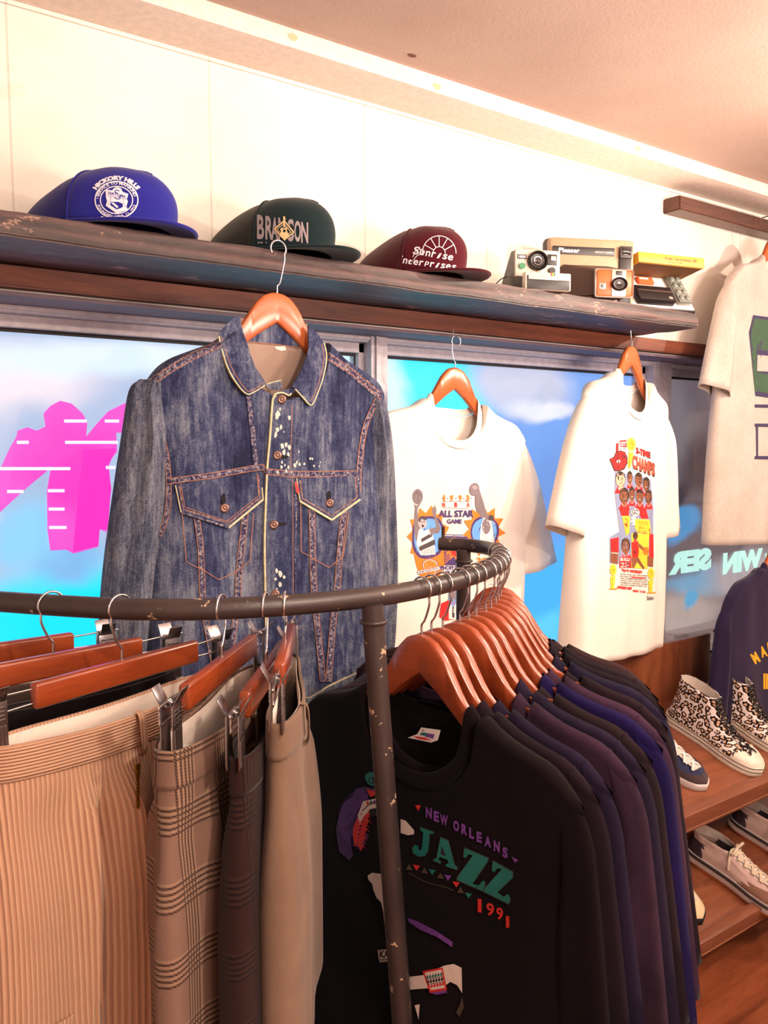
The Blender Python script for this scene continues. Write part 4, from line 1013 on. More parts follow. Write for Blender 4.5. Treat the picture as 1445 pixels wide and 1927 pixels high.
for x, y in ((184, 1500), (576, 1540)):
    burst(x, y, 40, 72, 12, .7, YE, .2); d.E((x, y), 18, 38, plain('print_gold', S(220, 160, 40), .6)); d.P([(x - 30, y + 70), (x + 22, y + 64), (x + 10, y + 190), (x - 22, y + 190)], YE); d.L([(x - 10, y + 80), (x - 8, y + 170)], 4, BK); d.P([(x - 40, y + 190), (x + 46, y + 190), (x + 46, y + 204), (x - 40, y + 204)], plain('print_gold', S(220, 160, 40), .6))
d.T("'90-91 WORLD!", (376, 1514), 210, 34, RD, bold=.06, slant=-.08)
for k, s_ in enumerate(("AFTER THE LAST SECONDS", "SECOND TO THE CROWNED", "THE CHAMPS SHOWED THE", "WORLD THAT NOBODY BEATS", "THEM IN THE BIG ONE", "ROUND THREE IS NEXT UP")): d.T(s_, (396, 1552 + k * 22), 280 - 8 * (k % 2), 13, BK, slant=-.07)
d.T('CHICAGO!', (440, 1580), 140, 18, RD, bold=.04, slant=-.07); d.T('WORD UP!', (300, 1686), 150, 30, RD, bold=.08, slant=-.1); d.T('SEE YA!', (452, 1722), 130, 22, RD, bold=.05, slant=-.1); d.T('Salem', (566, 1790), 70, 46, BK, bold=.01, shear=.2)
d.done('chest_print', w2, p2[:1], maxe=3.0)

# ---- grey tee: block print
d = PD()
GR = plain('print_forest', S(62, 96, 70), .75); NV = plain('print_navy_block', S(62, 52, 92), .75)
d.P([(1417, 593), (1520, 606), (1520, 760), (1421, 745), (1409, 626)], NV); d.P([(1419, 599), (1520, 612), (1520, 752), (1420, 736), (1412, 630)], GR)
d.P([(1423, 658), (1520, 668), (1520, 712), (1423, 702)], NV); d.P([(1425, 668), (1520, 676), (1520, 704), (1424, 698)], M_grey_h)
for y in (761, 797, 858): d.P([(1420, y), (1520, y + 1), (1520, y + 8), (1420, y + 6)], NV)
d.P([(1422, 800), (1426, 800), (1426, 858), (1423, 858)], NV)
d.done('chest_print', w3, p3[:1], maxe=4.0)
# ---- navy tee lettering
d = PD(); YL = plain('print_amber', S(238, 180, 44), .6)
for ch, x, y, ro_ in (('M', 1421, 1238, .5), ('A', 1436, 1226, .3), ('R', 1450, 1219, .15), ('I', 1462, 1216, 0), ('N', 1474, 1218, -.15), ('E', 1488, 1224, -.3)):
    d.text(ch, (x, -y), 12 if ch != 'I' else 4, 21, YL, bold=.06, rot=ro_)
d.done('chest_print', w4, p4[:1], maxe=4.0)
d = PD(); d.text('INST', (1456, -1282), 40, 30, YL, bold=.05); d.done('lower_print', w4, p4[:1], maxe=4.0)

# ================================================================ trucker caps on the shelf
def cap(label, px, y, rz, fabric, meshm, dark, H=.150, a=.099, b=.118, brim=.074, nf=3.4, nb_=2.3, tiltx=0.0):
    c = onY(px, 500, y); r = thing('trucker_cap', label, 'cap', (c.x, c.y, 1.944), rz, 'trucker caps on the shelf')
    r.rotation_euler = (tiltx, 0, rz); z0 = .010
    def P(th, t_):
        n = nb_ + (nf - nb_) * smooth01((math.cos(th) + .35) / 1.1)
        p = max(0.0, 1 - t_ ** n) ** (1 / n)
        bulge = 1 + .03 * math.sin(PI * t_)
        z = z0 + H * t_ * (1 - .42 * (1 - math.cos(th)) / 2 * p)
        return Vector((a * math.sin(th) * p * bulge, -b * math.cos(th) * p * bulge - .012 * t_ * (1 if math.cos(th) > 0 else .3), z + .002 * noise.noise(Vector((th * 2, t_ * 3, px)))))
    def patch(name, t0, t1, n, m, off=0.0, tmin=0, th=.0012):
        V = []; FF = []; mz = 22
        for j in range(mz + 1):
            t_ = tmin + (1 - tmin) * math.sin(j / mz * PI / 2)
            for i in range(n + 1):
                th_ = t0 + (t1 - t0) * i / n; V.append(P(th_, min(t_, .9995)) + Vector((math.sin(th_), -math.cos(th_), .3)) * off)
        for j in range(mz):
            for i in range(n): p = j * (n + 1) + i; FF.append((p, p + 1, p + n + 2, p + n + 1))
        o = mk(name, V, FF, m, r, True); clean(o.data, .0004); solid(o, th, -1); return o
    A = math.radians(76); fp = patch('front_panel', -A, A, 44, fabric, .0012)
    patch('mesh_panel', A, 2 * PI - A, 44, meshm, 0)
    for s_ in (-1, 1):
        tube('seam_tape', [P(s_ * A, math.sin(k / 14 * PI / 2) * .999) + Vector((s_ * .0015, 0, .001)) for k in range(15)], .0022, fabric, r, 8)
    tube('crown_seam', [P(0, math.sin(k / 14 * PI / 2) * .999) + Vector((0, -.0012, .0012)) for k in range(9, 15)], .0012, fabric, r, 8)
    V = []; FF = []; ns, nr = 40, 12
    for i in range(ns + 1):
        s_ = -1 + 2 * i / ns; th = s_ * math.radians(72); p0 = P(th, 0)
        ext = brim * max(0, 1 - abs(s_) ** 2.6) ** .5
        for j in range(nr + 1):
            q_ = j / nr; x = p0.x * (1 + .10 * q_); yy = p0.y + .006 - ext * q_
            V.append((x, yy, z0 + .002 - .005 * (x / a) ** 2 - .005 * q_ * ext / brim))
    for i in range(ns):
        for j in range(nr): p = i * (nr + 1) + j; FF.append((p, p + nr + 1, p + nr + 2, p + 1))
    o = mk('visor', V, FF, fabric, r, True); solid(o, .0035, 0); o.data.materials.append(dark)
    md = o.modifiers['solid']; md.offset = 1
    tube('visor_edge', [V[i * (nr + 1) + nr] for i in range(ns + 1)], .0022, fabric, r, 8)
    bm = bmesh.new(); cyl(bm, P(0, .9995) + Vector((0, .0, .001)), (0, 0, 1), .007, .005, 16); bmesh.ops.bevel(bm, geom=[e for e in bm.edges if e.calc_length() < .004], offset=.001, segments=2, affect='EDGES') if False else None
    bmo('top_button', bm, fabric, r, 50)
    return r, fp
def meshmat(name, c, hole):
    t = NT(name); v = t.co(); X, Y, Z = t.xyz(v)
    f = t.math('MULTIPLY', t.math('GREATER_THAN', t.math('SINE', t.math('MULTIPLY', t.math('ADD', X, Y), 1700)), .0), t.math('GREATER_THAN', t.math('SINE', t.math('MULTIPLY', Z, 1900)), .0))
    t.base(t.mix(f, c, hole)); t.bump(f, .5, .001); t.set(.6, 0, .3); return t.m
M_blue = cloth('cap_blue', S(44, 44, 150), S(36, 36, 130), scale=260, bump=.2, mott=4); M_bluem = meshmat('cap_blue_mesh', S(34, 34, 120), S(14, 14, 60))
M_green = cloth('cap_green', S(22, 42, 46), S(18, 34, 38), scale=260, bump=.2, mott=4); M_greenm = meshmat('cap_green_mesh', S(42, 44, 40), S(16, 18, 16))
M_maroon = cloth('cap_maroon', S(86, 14, 30), S(70, 10, 24), scale=260, bump=.2, mott=4); M_maroonm = meshmat('cap_maroon_mesh', S(72, 14, 26), S(34, 6, 12))
M_under = plain('visor_underside', S(22, 14, 24), .9)
cb, fb_ = cap('royal blue trucker cap with a round white club seal on the front', 190, -.115, math.radians(30), M_blue, M_bluem, M_under, H=.114, a=.120, b=.152, brim=.058)
cg, fg_ = cap('dark green trucker cap with tall grey lettering and a guitar diamond', 505, -.12, math.radians(27), M_green, M_greenm, M_under, H=.119, a=.106, b=.150)
cm_, fm_ = cap('maroon trucker cap with white script lettering and a sunburst', 768, -.12, math.radians(25), M_maroon, M_maroonm, M_under, H=.117, a=.102, b=.142)
PW = plain('print_cap_white', S(232, 228, 240), .6)
d = PD(150, 310, 7.225)
sq = 1.0
d.R((500, 480), 298, 258, 16, PW); d.R((500, 480), 226, 192, 14, PW)
d.text('HICKORY HILLS', d.c((500, 480)), 100, 9.6, PW, bold=.07, arc=(47.5, 1, .87))
d.text('SERVICE TO MANKIND', d.c((500, 480)), 98, 6.2, PW, bold=.03, arc=(36.2, 1, .87))
d.text('FOUNDED APRIL 11, 1912', d.c((500, 480)), 92, 6.0, PW, bold=.03, arc=(36.2, -1, .87))
d.text('SERTOMA', d.c((490, 480)), 62, 7.6, PW, bold=.07, arc=(46.5, -1, .87))
d.E((243, 456), 8, 8, PW); d.E((752, 560), 8, 8, PW)
d.P([(352, 340), (440, 350), (470, 318), (510, 306), (560, 322), (585, 372), (660, 398), (640, 470), (655, 500), (635, 560), (652, 610), (505, 664), (352, 556), (372, 500), (355, 430)], PW)
d.P([(412, 548), (430, 505), (520, 505), (580, 528), (590, 568), (560, 590), (500, 608)], M_blue); d.P([(430, 520), (456, 512), (530, 572), (505, 590)], PW)
d.L([(540, 360), (500, 348), (478, 372), (520, 392)], 12, M_blue, 4); d.L([(470, 446), (520, 470), (552, 452), (530, 430)], 11, M_blue, 4)
d.T('SERTOMA', (506, 410), 240, 38, M_blue, bold=.02, slant=-.22)
d.L([(362, 412), (430, 430), (640, 470)], 4, M_blue); d.L([(370, 560), (420, 500), (420, 430)], 4, M_blue); d.L([(640, 590), (590, 520), (600, 460)], 4, M_blue)
d.done('front_print', cb, [fb_], maxe=3, base=.0014)
d = PD(370, 360, 4.983); GP = plain('print_cap_grey', S(150, 138, 140), .6); GO = plain('print_cap_gold', S(222, 190, 140), .55)
for ch, x, y, h, w in zip('BRANSON', (600, 680, 732, 800, 882, 946, 1012), (336, 344, 352, 356, 366, 376, 388), (226, 220, 214, 214, 210, 200, 196), (66, 70, 66, 70, 60, 62, 66)):
    d.T(ch, (x, y), w, h, GP, bold=.03, slant=-.1)
for ch, x, y in zip('MIS', (597, 652, 716), (482, 480, 480)): d.T(ch, (x, y), 44 if ch == 'M' else (8 if ch == 'I' else 26), 16, GP, bold=.03)
d.P([(716, 352), (822, 262), (924, 384), (824, 470)], M_green); d.P([(722, 352), (822, 270), (918, 384), (824, 462)], GO); d.P([(738, 354), (822, 288), (902, 384), (824, 446)], M_green)
d.P([(750, 356), (822, 302), (888, 384), (824, 432)], GO); d.P([(757, 357), (822, 310), (880, 384), (824, 424)], M_green)
d.P([(812, 236), (828, 236), (828, 340), (814, 340)], GO); d.P([(790, 348), (808, 342), (818, 352), (838, 338), (848, 348), (846, 372), (862, 396), (858, 428), (826, 440), (790, 430), (780, 404), (792, 380), (786, 362)], GO, 3); d.E((822, 372), 14, 14, M_green)
d.L([(850, 352), (856, 392)], 7, M_green, 0)
d.done('front_print', cg, [fg_], maxe=3, base=.0014)
d = PD(640, 340, 1.795)
def script(ws, x0, y0, x1, y1, h, sh=.25):
    n = len(ws); 
    for i, ch in enumerate(ws):
        f = (i + .5) / n; big = ch.isupper()
        d.T(ch, (x0 + (x1 - x0) * f, y0 + (y1 - y0) * f - (h * .2 if big else 0)), (x1 - x0) / n * (1.3 if big else .92), h * (1.5 if big else 1), PW, bold=.015, shear=sh, slant=-.12)
script('Sunrise', 248, 238, 382, 262, 18); script('Enterprises', 192, 268, 392, 294, 17)
d.L([(246, 258), (256, 236), (275, 232), (285, 243), (262, 252), (248, 268)], 2.2, PW, 4)
d.R((334, 246), 58, 60, 2.6, PW, 0, PI); d.R((334, 246), 22, 24, 2.6, PW, 0, PI)
for k in range(1, 6):
    a_ = PI * k / 6; d.L([(334 + 22 * math.cos(a_), 246 - 24 * math.sin(a_)), (334 + 57 * math.cos(a_), 246 - 59 * math.sin(a_))], 2.6, PW)
d.done('front_print', cm_, [fm_], maxe=3, base=.0014)

# ================================================================ cameras
M_cb = plain('camera_black', S(30, 24, 26), .4); M_cb2 = plain('camera_grey_black', S(64, 54, 54), .5); M_cc = plain('camera_cream', S(222, 212, 196), .45); M_lens = plain('lens_glass', S(18, 14, 22), .06, coat=1.0)
M_ctan = plain('camera_tan', S(176, 148, 118), .45); M_corange = plain('camera_orange', S(206, 96, 32), .4); M_sil = plain('camera_silver', S(190, 180, 172), .35, .4); M_brn = plain('camera_brown', S(80, 60, 52), .5)
def fp_decal(name, root, y, fn, base=.0006):
    d = Decal(); fn(d); return d.build(name, root, lambda a, b: (Vector((a, y, b)), Vector((0, -1, 0))), base=base, step=.00015, maxe=.02)
def lens(root, x, y, z, r, depth, ringm=M_cb, name='lens'):
    bm = bmesh.new(); prof = [(r, 0), (r, -depth), (r * .92, -depth - .002), (r * .82, -depth), (r * .72, -depth * .55), (r * .5, -depth * .45), (r * .46, -depth * .6), (r * .36, -depth * .6), (r * .34, -depth * .45), (0.0001, -depth * .5)]
    V = []; FF = []; n = 32
    for a_, b_ in prof:
        for k in range(n): V.append((x + a_ * math.cos(2 * PI * k / n), y + b_, z + a_ * math.sin(2 * PI * k / n)))
    for j in range(len(prof) - 1):
        for k in range(n): FF.append((j * n + k, j * n + (k + 1) % n, (j + 1) * n + (k + 1) % n, (j + 1) * n + k))
    o = mk(name, V, FF, [ringm, M_lens], root, False, [0 if i < 6 * n else 1 for i in range(len(FF))]); clean(o.data, .00005); smooth_angle(o.data, 40); bm.free(); return o
# instant camera with the rainbow stripe
c = onY(1006, 560, -.185); r = thing('instant_camera', 'cream and black instant camera with a rainbow stripe and green button', 'camera', (c.x, c.y, 1.944), math.radians(-20)); r.scale = (1.0, .95, .93)
prism('body', [(.0, .0), (-.055, .0), (-.055, .040), (-.012, .046), (-.012, .120), (.018, .122), (.085, .042), (.085, 0)], -.062, .062, lambda a, b, dd: (dd, a, b), M_cb, r, .003)
box('face', (-.0, -.014, .083), (.128, .010, .078), M_cc, r, .004)
box('front_tray', (.004, -.064, .024), (.128, .022, .048), M_cc, r, .003)
box('film_door', (.004, -.076, .020), (.118, .004, .036), M_cb, r, .001)
box('name_strip', (.004, -.0790, .0325), (.114, .002, .011), M_sil, r, .0004)
fp_decal('lettering', r, -.0800, lambda d: (d.text('POLAROID LAND CAMERA', (-.018, .0325), .064, .0042, M_cc, bold=.03)), .0003)
lens(r, -.004, -.018, .090, .027, .014)
box('flash_window', (.040, -.020, .096), (.026, .003, .030), M_cb, r, .001)
box('viewfinder', (.042, -.022, .100), (.014, .002, .012), M_sil, r, .0004)
for x, z_, rr, m in ((.038, .066, .009, M_cb), (-.047, .074, .0085, plain('button_green', S(30, 128, 84), .35))):
    bm = bmesh.new(); cyl(bm, (x, -.022, z_), (0, 1, 0), rr, .008, 24); bmo('dial', bm, m, r, 40)
bm = bmesh.new(); cyl(bm, (-.047, -.0195, .074), (0, 1, 0), .0105, .003, 24); bmo('button_ring', bm, M_cc, r, 40)
box('badge', (-.046, -.0195, .100), (.026, .002, .012), M_cb, r, .0005); fp_decal('badge_lettering', r, -.0206, lambda d: d.text('1000', (-.046, .100), .021, .0075, PW, bold=.04), .0003)
for k, cc in enumerate(((210, 50, 40), (232, 130, 40), (240, 210, 60), (60, 150, 80), (50, 90, 170))):
    m = plain('rainbow_%d' % k, S(*cc), .5); box('stripe', (-.005 + .0024 * k, -.0195, .0535), (.0024, .0012, .018), m, r); box('stripe', (.012 + .0024 * k, -.0755, .0435), (.0024, .0012, .008), m, r)
st = tube('strap', spline([(-.066, .03, .055), (-.085, .035, .045), (-.105, .045, .018), (-.10, .06, .004), (-.06, .07, .003)], 6), .004, M_cb, r, 8, flat=.4)
# large tan instant camera with the orange lens housing
c = onY(1112, 560, -.155); r = thing('instant_camera', 'large tan instant camera with a brown lens housing and orange faceplate', 'camera', (c.x, c.y, 1.944), math.radians(-24)); r.scale = (1.25, 1, 1.0)
box('body', (0, .02, .094), (.208, .055, .188), M_ctan, r, .012)
box('body_trim', (0, .026, .094), (.216, .040, .192), M_cb2, r, .014)
box('name_band', (-.022, -.0085, .150), (.148, .003, .022), M_cb, r, .0005)
fp_decal('lettering', r, -.0102, lambda d: (d.text('Pleaser', (-.058, .150), .050, .0125, PW, bold=.03), d.text('INSTANT CAMERA', (.026, .148), .044, .0045, M_sil, bold=.02)), .0003)
box('grip_strip', (.078, -.010, .080), (.030, .006, .150), M_cb, r, .003); box('viewfinder', (.078, -.0145, .150), (.030, .006, .034), M_cb2, r, .002); box('viewfinder_glass', (.078, -.0185, .152), (.020, .003, .020), M_lens, r, .001)
bm = bmesh.new()
A_ = [(-.085, -.006, .112), (.040, -.006, .112), (.052, -.006, .014), (-.085, -.006, .014)]; B_ = [(-.020, -.085, .084), (.062, -.085, .084), (.062, -.085, .010), (-.020, -.085, .010)]
va = [bm.verts.new(p) for p in A_]; vb = [bm.verts.new(p) for p in B_]
bm.faces.new(va[::-1]); bm.faces.new(vb)
for i in range(4): bm.faces.new((va[i], va[(i + 1) % 4], vb[(i + 1) % 4], vb[i]))
bmesh.ops.bevel(bm, geom=list(bm.edges), offset=.006, segments=3, affect='EDGES'); bmesh.ops.recalc_face_normals(bm, faces=bm.faces)
hs = bmo('lens_housing', bm, M_brn, r, 40)
def onhs(nm, c_, s_, m, bev=.001):
    o = box(nm, c_, s_, m, hs, bev); return o
onhs('faceplate', (.021, -.087, .047), (.092, .006, .078), M_sil, .006); onhs('orange_panel', (.021, -.0905, .047), (.084, .003, .070), M_corange, .004)
onhs('centre_strip', (.030, -.0925, .047), (.034, .003, .070), M_sil, .001); onhs('eye_window', (.030, -.0945, .074), (.015, .002, .011), M_cb, .001)
lens(hs, .030, -.093, .044, .0185, .007)
onhs('emblem', (-.008, -.0925, .038), (.015, .002, .015), M_sil, .0005)
d = Decal(); d.text('K', (-.008, .038), .009, .010, M_cb, bold=.05); d.build('emblem_letter', hs, lambda a, b: (Vector((a, -.0936, b)), Vector((0, -1, 0))), base=.0003, maxe=.02)
# boxed camera set with the yellow lid
M_yel = plain('box_yellow', S(226, 168, 48), .5); M_foam = plain('tray_white', S(222, 212, 208), .6); M_cube = plain('flash_plastic', S(120, 124, 116), .12, coat=1.0)
c = onY(1262, 575, -.232); r = thing('camera_box', 'open yellow camera gift box with black camera and flash strip inside', 'box', (c.x, c.y, 1.945), math.radians(-13)); r.scale = (1.10, 1.05, 1.15)
tr_ = Matrix.Rotation(math.radians(-38), 3, 'X')
def tb(nm, c_, s_, m, bev=.001, par=None, mt=tr_): 
    o = box(nm, (0, 0, 0), s_, m, par or r, bev); o.matrix_local = Matrix.Translation(mt @ Vector(c_)) @ mt.to_4x4(); return o
W = .215
tb('tray', (-.02, .012, .072), (W, .022, .140), plain('box_card_black', S(34, 26, 28), .6), .001)
tb('tray_liner', (-.02, -.0005, .072), (W - .008, .004, .132), M_foam, .001)
cam2 = tb('pocket_camera', (-.048, -.012, .036), (.120, .022, .050), M_cb, .003)
box('camera_stripe', (0, -.0115, .006), (.110, .002, .004), M_brn, cam2, .0003); box('camera_mark', (.043, -.0116, -.016), (.012, .001, .008), M_sil, cam2, .0002)
cas = tb('film_pack', (-.046, -.006, .096), (.052, .012, .022), plain('film_orange', S(226, 96, 48), .5), .002); box('film_label', (-.006, -.0065, .003), (.030, .001, .006), M_foam, cas, .0002)
fl = tb('flash_strip', (.050, -.010, .076), (.042, .016, .118), M_cube, .002)
for k in range(10):
    bm = bmesh.new(); bmesh.ops.create_uvsphere(bm, u_segments=14, v_segments=8, radius=.0085, matrix=Matrix.Translation((-.010 + .020 * (k % 2), -.009, -.046 + .023 * (k // 2))) @ Matrix.Scale(.5, 4, (0, 1, 0)))
    bmo('bulb', bm, M_cube, fl, True)
lt = Matrix.Rotation(math.radians(14), 3, 'X'); hz = tr_ @ Vector((0, .012, .140))
lid = box('lid', (0, 0, 0), (W + .004, .118, .026), M_yel, r, .0015); lid.matrix_local = Matrix.Translation(hz + Vector((-.018, -.058, .018))) @ lt.to_4x4()
lid.matrix_local = Matrix.Translation(hz + Vector((-.018, -.060, .010))) @ Matrix.Rotation(math.radians(-8), 4, 'X')
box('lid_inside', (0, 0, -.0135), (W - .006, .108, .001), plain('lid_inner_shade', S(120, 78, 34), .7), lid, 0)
d = Decal(); d.text('Kodak Tele-Instamatic 608', (.030, .003), .105, .0085, M_brn, bold=.01); d.text('camera outfit', (.010, -.006), .05, .003, M_brn)
d.build('lid_lettering', lid, lambda a, b: (Vector((a, -.0592, b)), Vector((0, -1, 0))), base=.0003, maxe=.02)

# ================================================================ the denim jacket
def denim(name, dark, mid, light, streak=1.0, weave=1.0):
    t = NT(name); v = t.co()
    n1 = t.noise(9, t.co((1.6, 1.6, .55)), detail=6, rough=.65); n2 = t.noise(150, t.co((1, 1, .10)), detail=3, rough=.7); n3 = t.noise(900, detail=1)
    n4 = t.noise(28, v, detail=4, rough=.7, dist=1.5)
    f = t.math('ADD', t.math('MULTIPLY', n1, .55), t.math('ADD', t.math('MULTIPLY', n2, .30 * streak), t.math('MULTIPLY', n4, .22)))
    f = t.math('ADD', f, t.math('MULTIPLY', t.math('SUBTRACT', n3, .5), .35 * weave))
    t.base(t.ramp(f, [(.40, dark), (.53, mid), (.70, light)])); t.bump(t.math('ADD', n3, t.math('MULTIPLY', n4, 2.5)), .45, .0012); t.set(.85, 0, .2, .05); return t.m
M_den = denim('denim_indigo', S(24, 26, 54), S(54, 62, 98), S(138, 144, 158))
M_den2 = denim('denim_sleeve', S(30, 33, 54), S(64, 70, 94), S(136, 140, 150), 1.3, 1.6)
M_dseam = None
t = NT('denim_roping'); w1_ = t.noise(190, t.co((1, 1, 1)), detail=3, rough=.7)
t.base(t.ramp(w1_, [(.38, S(34, 34, 66)), (.5, S(84, 80, 108)), (.66, S(168, 158, 158))])); t.set(.9, 0, .2); t.bump(w1_, .6, .002); M_rope = t.m
M_thread = plain('orange_thread', S(160, 108, 84), .8, var=.2); M_edge = plain('worn_cream_edge', S(208, 198, 160), .9, var=.15)
M_bleach = plain('bleach_mark', S(196, 204, 198), .9); M_lining = cloth('canvas_lining', S(168, 146, 132), S(150, 126, 114), scale=350, bump=.4)
M_copper = plain('copper_button', S(138, 108, 98), .4, .7); M_hole = plain('buttonhole_dark', S(18, 14, 26), .9)
JY = -.30
def px_sheet(name, outer, inner, yc, T, mat, parent, nb=20, n=10, fold=.004, seed=0, plane=None, cap=False, tstart=.4, smooth=True, hollow=True):
    """a hanging tube of cloth: two silhouette edges and an elliptical section between them"""
    plane = plane or (lambda px, py: onY(px, py, yc))
    O = spline([plane(*p) for p in outer], n); I_ = spline([plane(*p) for p in inner], n); V = []; FF = []; N = len(O); rnd = random.Random(seed); ph = rnd.uniform(0, 6)
    m = 2 * nb
    ax = None
    for j in range(N):
        a_ = j / (N - 1); o, i = O[j], I_[j]; wv = (o - i); c = (o + i) / 2
        dn = Vector((wv.y, -wv.x, 0)); dn = dn.normalized() if dn.length > 1e-6 else Vector((0, -1, 0))
        if dn.dot(Vector(EYE) - c) < 0: dn = -dn
        TT = (T(a_) if callable(T) else T) * (tstart + (1 - tstart) * smooth01(a_ * 3))
        for k in range(m):
            th = 2 * PI * k / m; b = math.cos(th); s_ = math.sin(th)
            f = fold * (math.sin(b * 6 + ph + a_ * 2.2) + .6 * math.sin(b * 11 - a_ * 4 + ph * 2) + .5 * math.sin(a_ * 17 + b * 3 + ph) * .6) * abs(s_)
            e = (abs(s_) ** .75) * (1 if s_ > 0 else -1)
            V.append(c + wv * (b / 2) + dn * (TT * e + f))
    for j in range(N - 1):
        for k in range(m):
            p = j * m + k; q_ = j * m + (k + 1) % m
            FF.append((p, q_, q_ + m, p + m))
    if cap: FF.append(tuple(range(m))[::-1])
    bpy.context.view_layer.update(); Mi = parent.matrix_world.inverted()
    o = mk(name, [Mi @ v for v in V], FF, mat, parent, True); clean(o.data); smooth_angle(o.data, 80)
    if hollow: solid(o, .0016, -1)
    return o
ja = onY(525, 552, JY); jloc = (ja.x, ja.y, ja.z + .085)
hj = shirt_hanger('orange brown wooden hanger holding the denim jacket in front of the shelf', jloc, 0, None, apex=.085, hook=hook_mesh(.085, .0165, 1), roll=math.radians(3), sc_=1.17, wmat=M_hwood_l, body=hanger_meshes(.135))
jk = thing('denim_jacket', 'faded indigo denim trucker jacket with bleach splashes hanging in front of the long shelf', 'jacket', jloc, 0)
jk.rotation_euler = (0, math.radians(2), 0)
(bV, bF), _, _, _ = tee_parts(nw=.088, fdrop=.098, bdrop=.02, S_=.224, B=.226, zsh=-.17, length=.63, tm=.030, tneck=.042, fold=.009, seed=5, res=1.3)
jb = mk('body', bV, bF, M_den, jk, True); clean(jb.data); jb.data.transform(Matrix.Translation((0, 0, -.085)) @ Matrix.Scale(1.15, 4)); smooth_angle(jb.data, 80); solid(jb, .0018)
px_sheet('sleeve', [(262, 714), (243, 736), (230, 820), (209, 960), (194, 1080), (186, 1200), (184, 1310)], [(305, 716), (302, 750), (312, 850), (309, 950), (291, 1060), (280, 1160), (264, 1310)], JY - .012, lambda a: .034, M_den2, jk, seed=3, fold=.006, cap=True)
px_sheet('sleeve', [(690, 722), (716, 742), (733, 840), (740, 970), (741, 1100), (736, 1200), (722, 1300)], [(670, 728), (676, 760), (676, 860), (672, 950), (679, 1060), (684, 1150), (684, 1300)], JY - .002, lambda a: .034, M_den2, jk, seed=8, fold=.005, cap=True)
Z3 = (180, 540, 2.491)
def jpart(name, fn, base=.002, th=0, maxe=5, step=.0001, objs=None):
    d = PD(*Z3); fn(d); o = d.build(name, jk, caster(jk, objs or [jb]), maxe=maxe, base=base, step=step)
    clean(o.data, .0001)
    if th: solid(o, th, -1)
    return o
# inside back of the neck
bm = bmesh.new(); bpy.context.view_layer.update(); Mi = jk.matrix_world.inverted()
lin = [(448, 598), (500, 600), (560, 606), (578, 610), (600, 720), (560, 770), (520, 770), (470, 740)]
A = [bm.verts.new(Mi @ onY(px, py, JY + .002)) for px, py in lin]; Bv = [bm.verts.new(Mi @ onY(px, py, JY + .004)) for px, py in lin]
bm.faces.new(A); bm.faces.new(Bv[::-1])
bmo('lining', bm, M_lining, jk)
d = PD(*Z3); lin_o = [c for c in jk.children if c.name.startswith('lining')]
d.P([(690, 190), (850, 170), (1010, 210), (1000, 290), (850, 268), (700, 255)], M_den); d.L([(700, 256), (850, 270), (1000, 292)], 4, M_thread)
d.build('collar_stand', jk, caster(jk, lin_o), maxe=5, base=.002)
d = PD(*Z3); d.P([(838, 280), (888, 276), (892, 296), (870, 300), (846, 292)], M_label); d.build('neck_label', jk, caster(jk, lin_o), maxe=5, base=.001)
# seams and roping
def seams(d):
    W = 24
    for pts in ([(590, 262), (420, 345), (300, 420), (225, 470)], [(1085, 322), (1180, 385), (1262, 450), (1335, 512)]):
        d.L(pts, W + 14, M_rope, 4)
        d.L([(x + 2, y + 13) for x, y in pts], 3.4, M_thread, 4); d.L([(x - 2, y - 15) for x, y in pts], 3.4, M_thread, 4)
    d.L([(235, 480), (290, 620), (330, 790), (343, 920), (338, 1040), (312, 1140), (288, 1176)], 24, M_rope, 4)
    for o_ in (-11, 11): d.L([(235 + o_, 480), (290 + o_, 620), (332 + o_, 790), (343 + o_, 920), (338 + o_, 1040), (312 + o_, 1140), (288 + o_, 1176)], 3.4, M_thread, 4)
    d.L([(1322, 520), (1262, 660), (1236, 840), (1230, 960)], 24, M_rope, 4)
    for o_ in (-11, 11): d.L([(1322 + o_, 520), (1262 + o_, 660), (1236 + o_, 840), (1230 + o_, 960)], 3.4, M_thread, 4)
    yk = [(335, 912), (560, 882), (770, 846), (800, 862), (930, 878), (1230, 874)]
    d.L(yk, 26, M_rope, 4)
    for o_ in (-13, 12): d.L([(x, y + o_) for x, y in yk], 3.6, M_thread, 4)
    for pts in ([(470, 1060), (490, 1200), (497, 1340), (505, 1500), (530, 1640), (560, 1800)], [(702, 1050), (688, 1180), (672, 1330), (662, 1500), (640, 1640), (610, 1800)],
                [(1012, 1040), (1016, 1200), (1022, 1420), (1040, 1600), (1065, 1850)], [(1166, 1030), (1148, 1200), (1130, 1420), (1110, 1600), (1090, 1850)]):
        d.L(pts, 27, M_rope, 4)
        for o_ in (-13, 13): d.L([(x + o_, y) for x, y in pts], 3, M_thread, 4)
    d.L([(715, 505), (735, 680), (752, 840)], 22, M_rope, 4)
    d.L([(928, 560), (926, 700), (926, 880)], 10, M_rope, 4); d.L([(936, 900), (938, 1100), (930, 1250), (935, 1440), (945, 1800)], 10, M_rope, 4)
    for pts in ([(405, 1060), (425, 1290), (500, 1325), (575, 1372), (650, 1340), (722, 1285), (740, 1060)], [(960, 1010), (962, 1240), (1030, 1280), (1092, 1315), (1160, 1262), (1186, 1060)]): d.L(pts, 4, M_thread)
jpart('seams', seams, .0016)
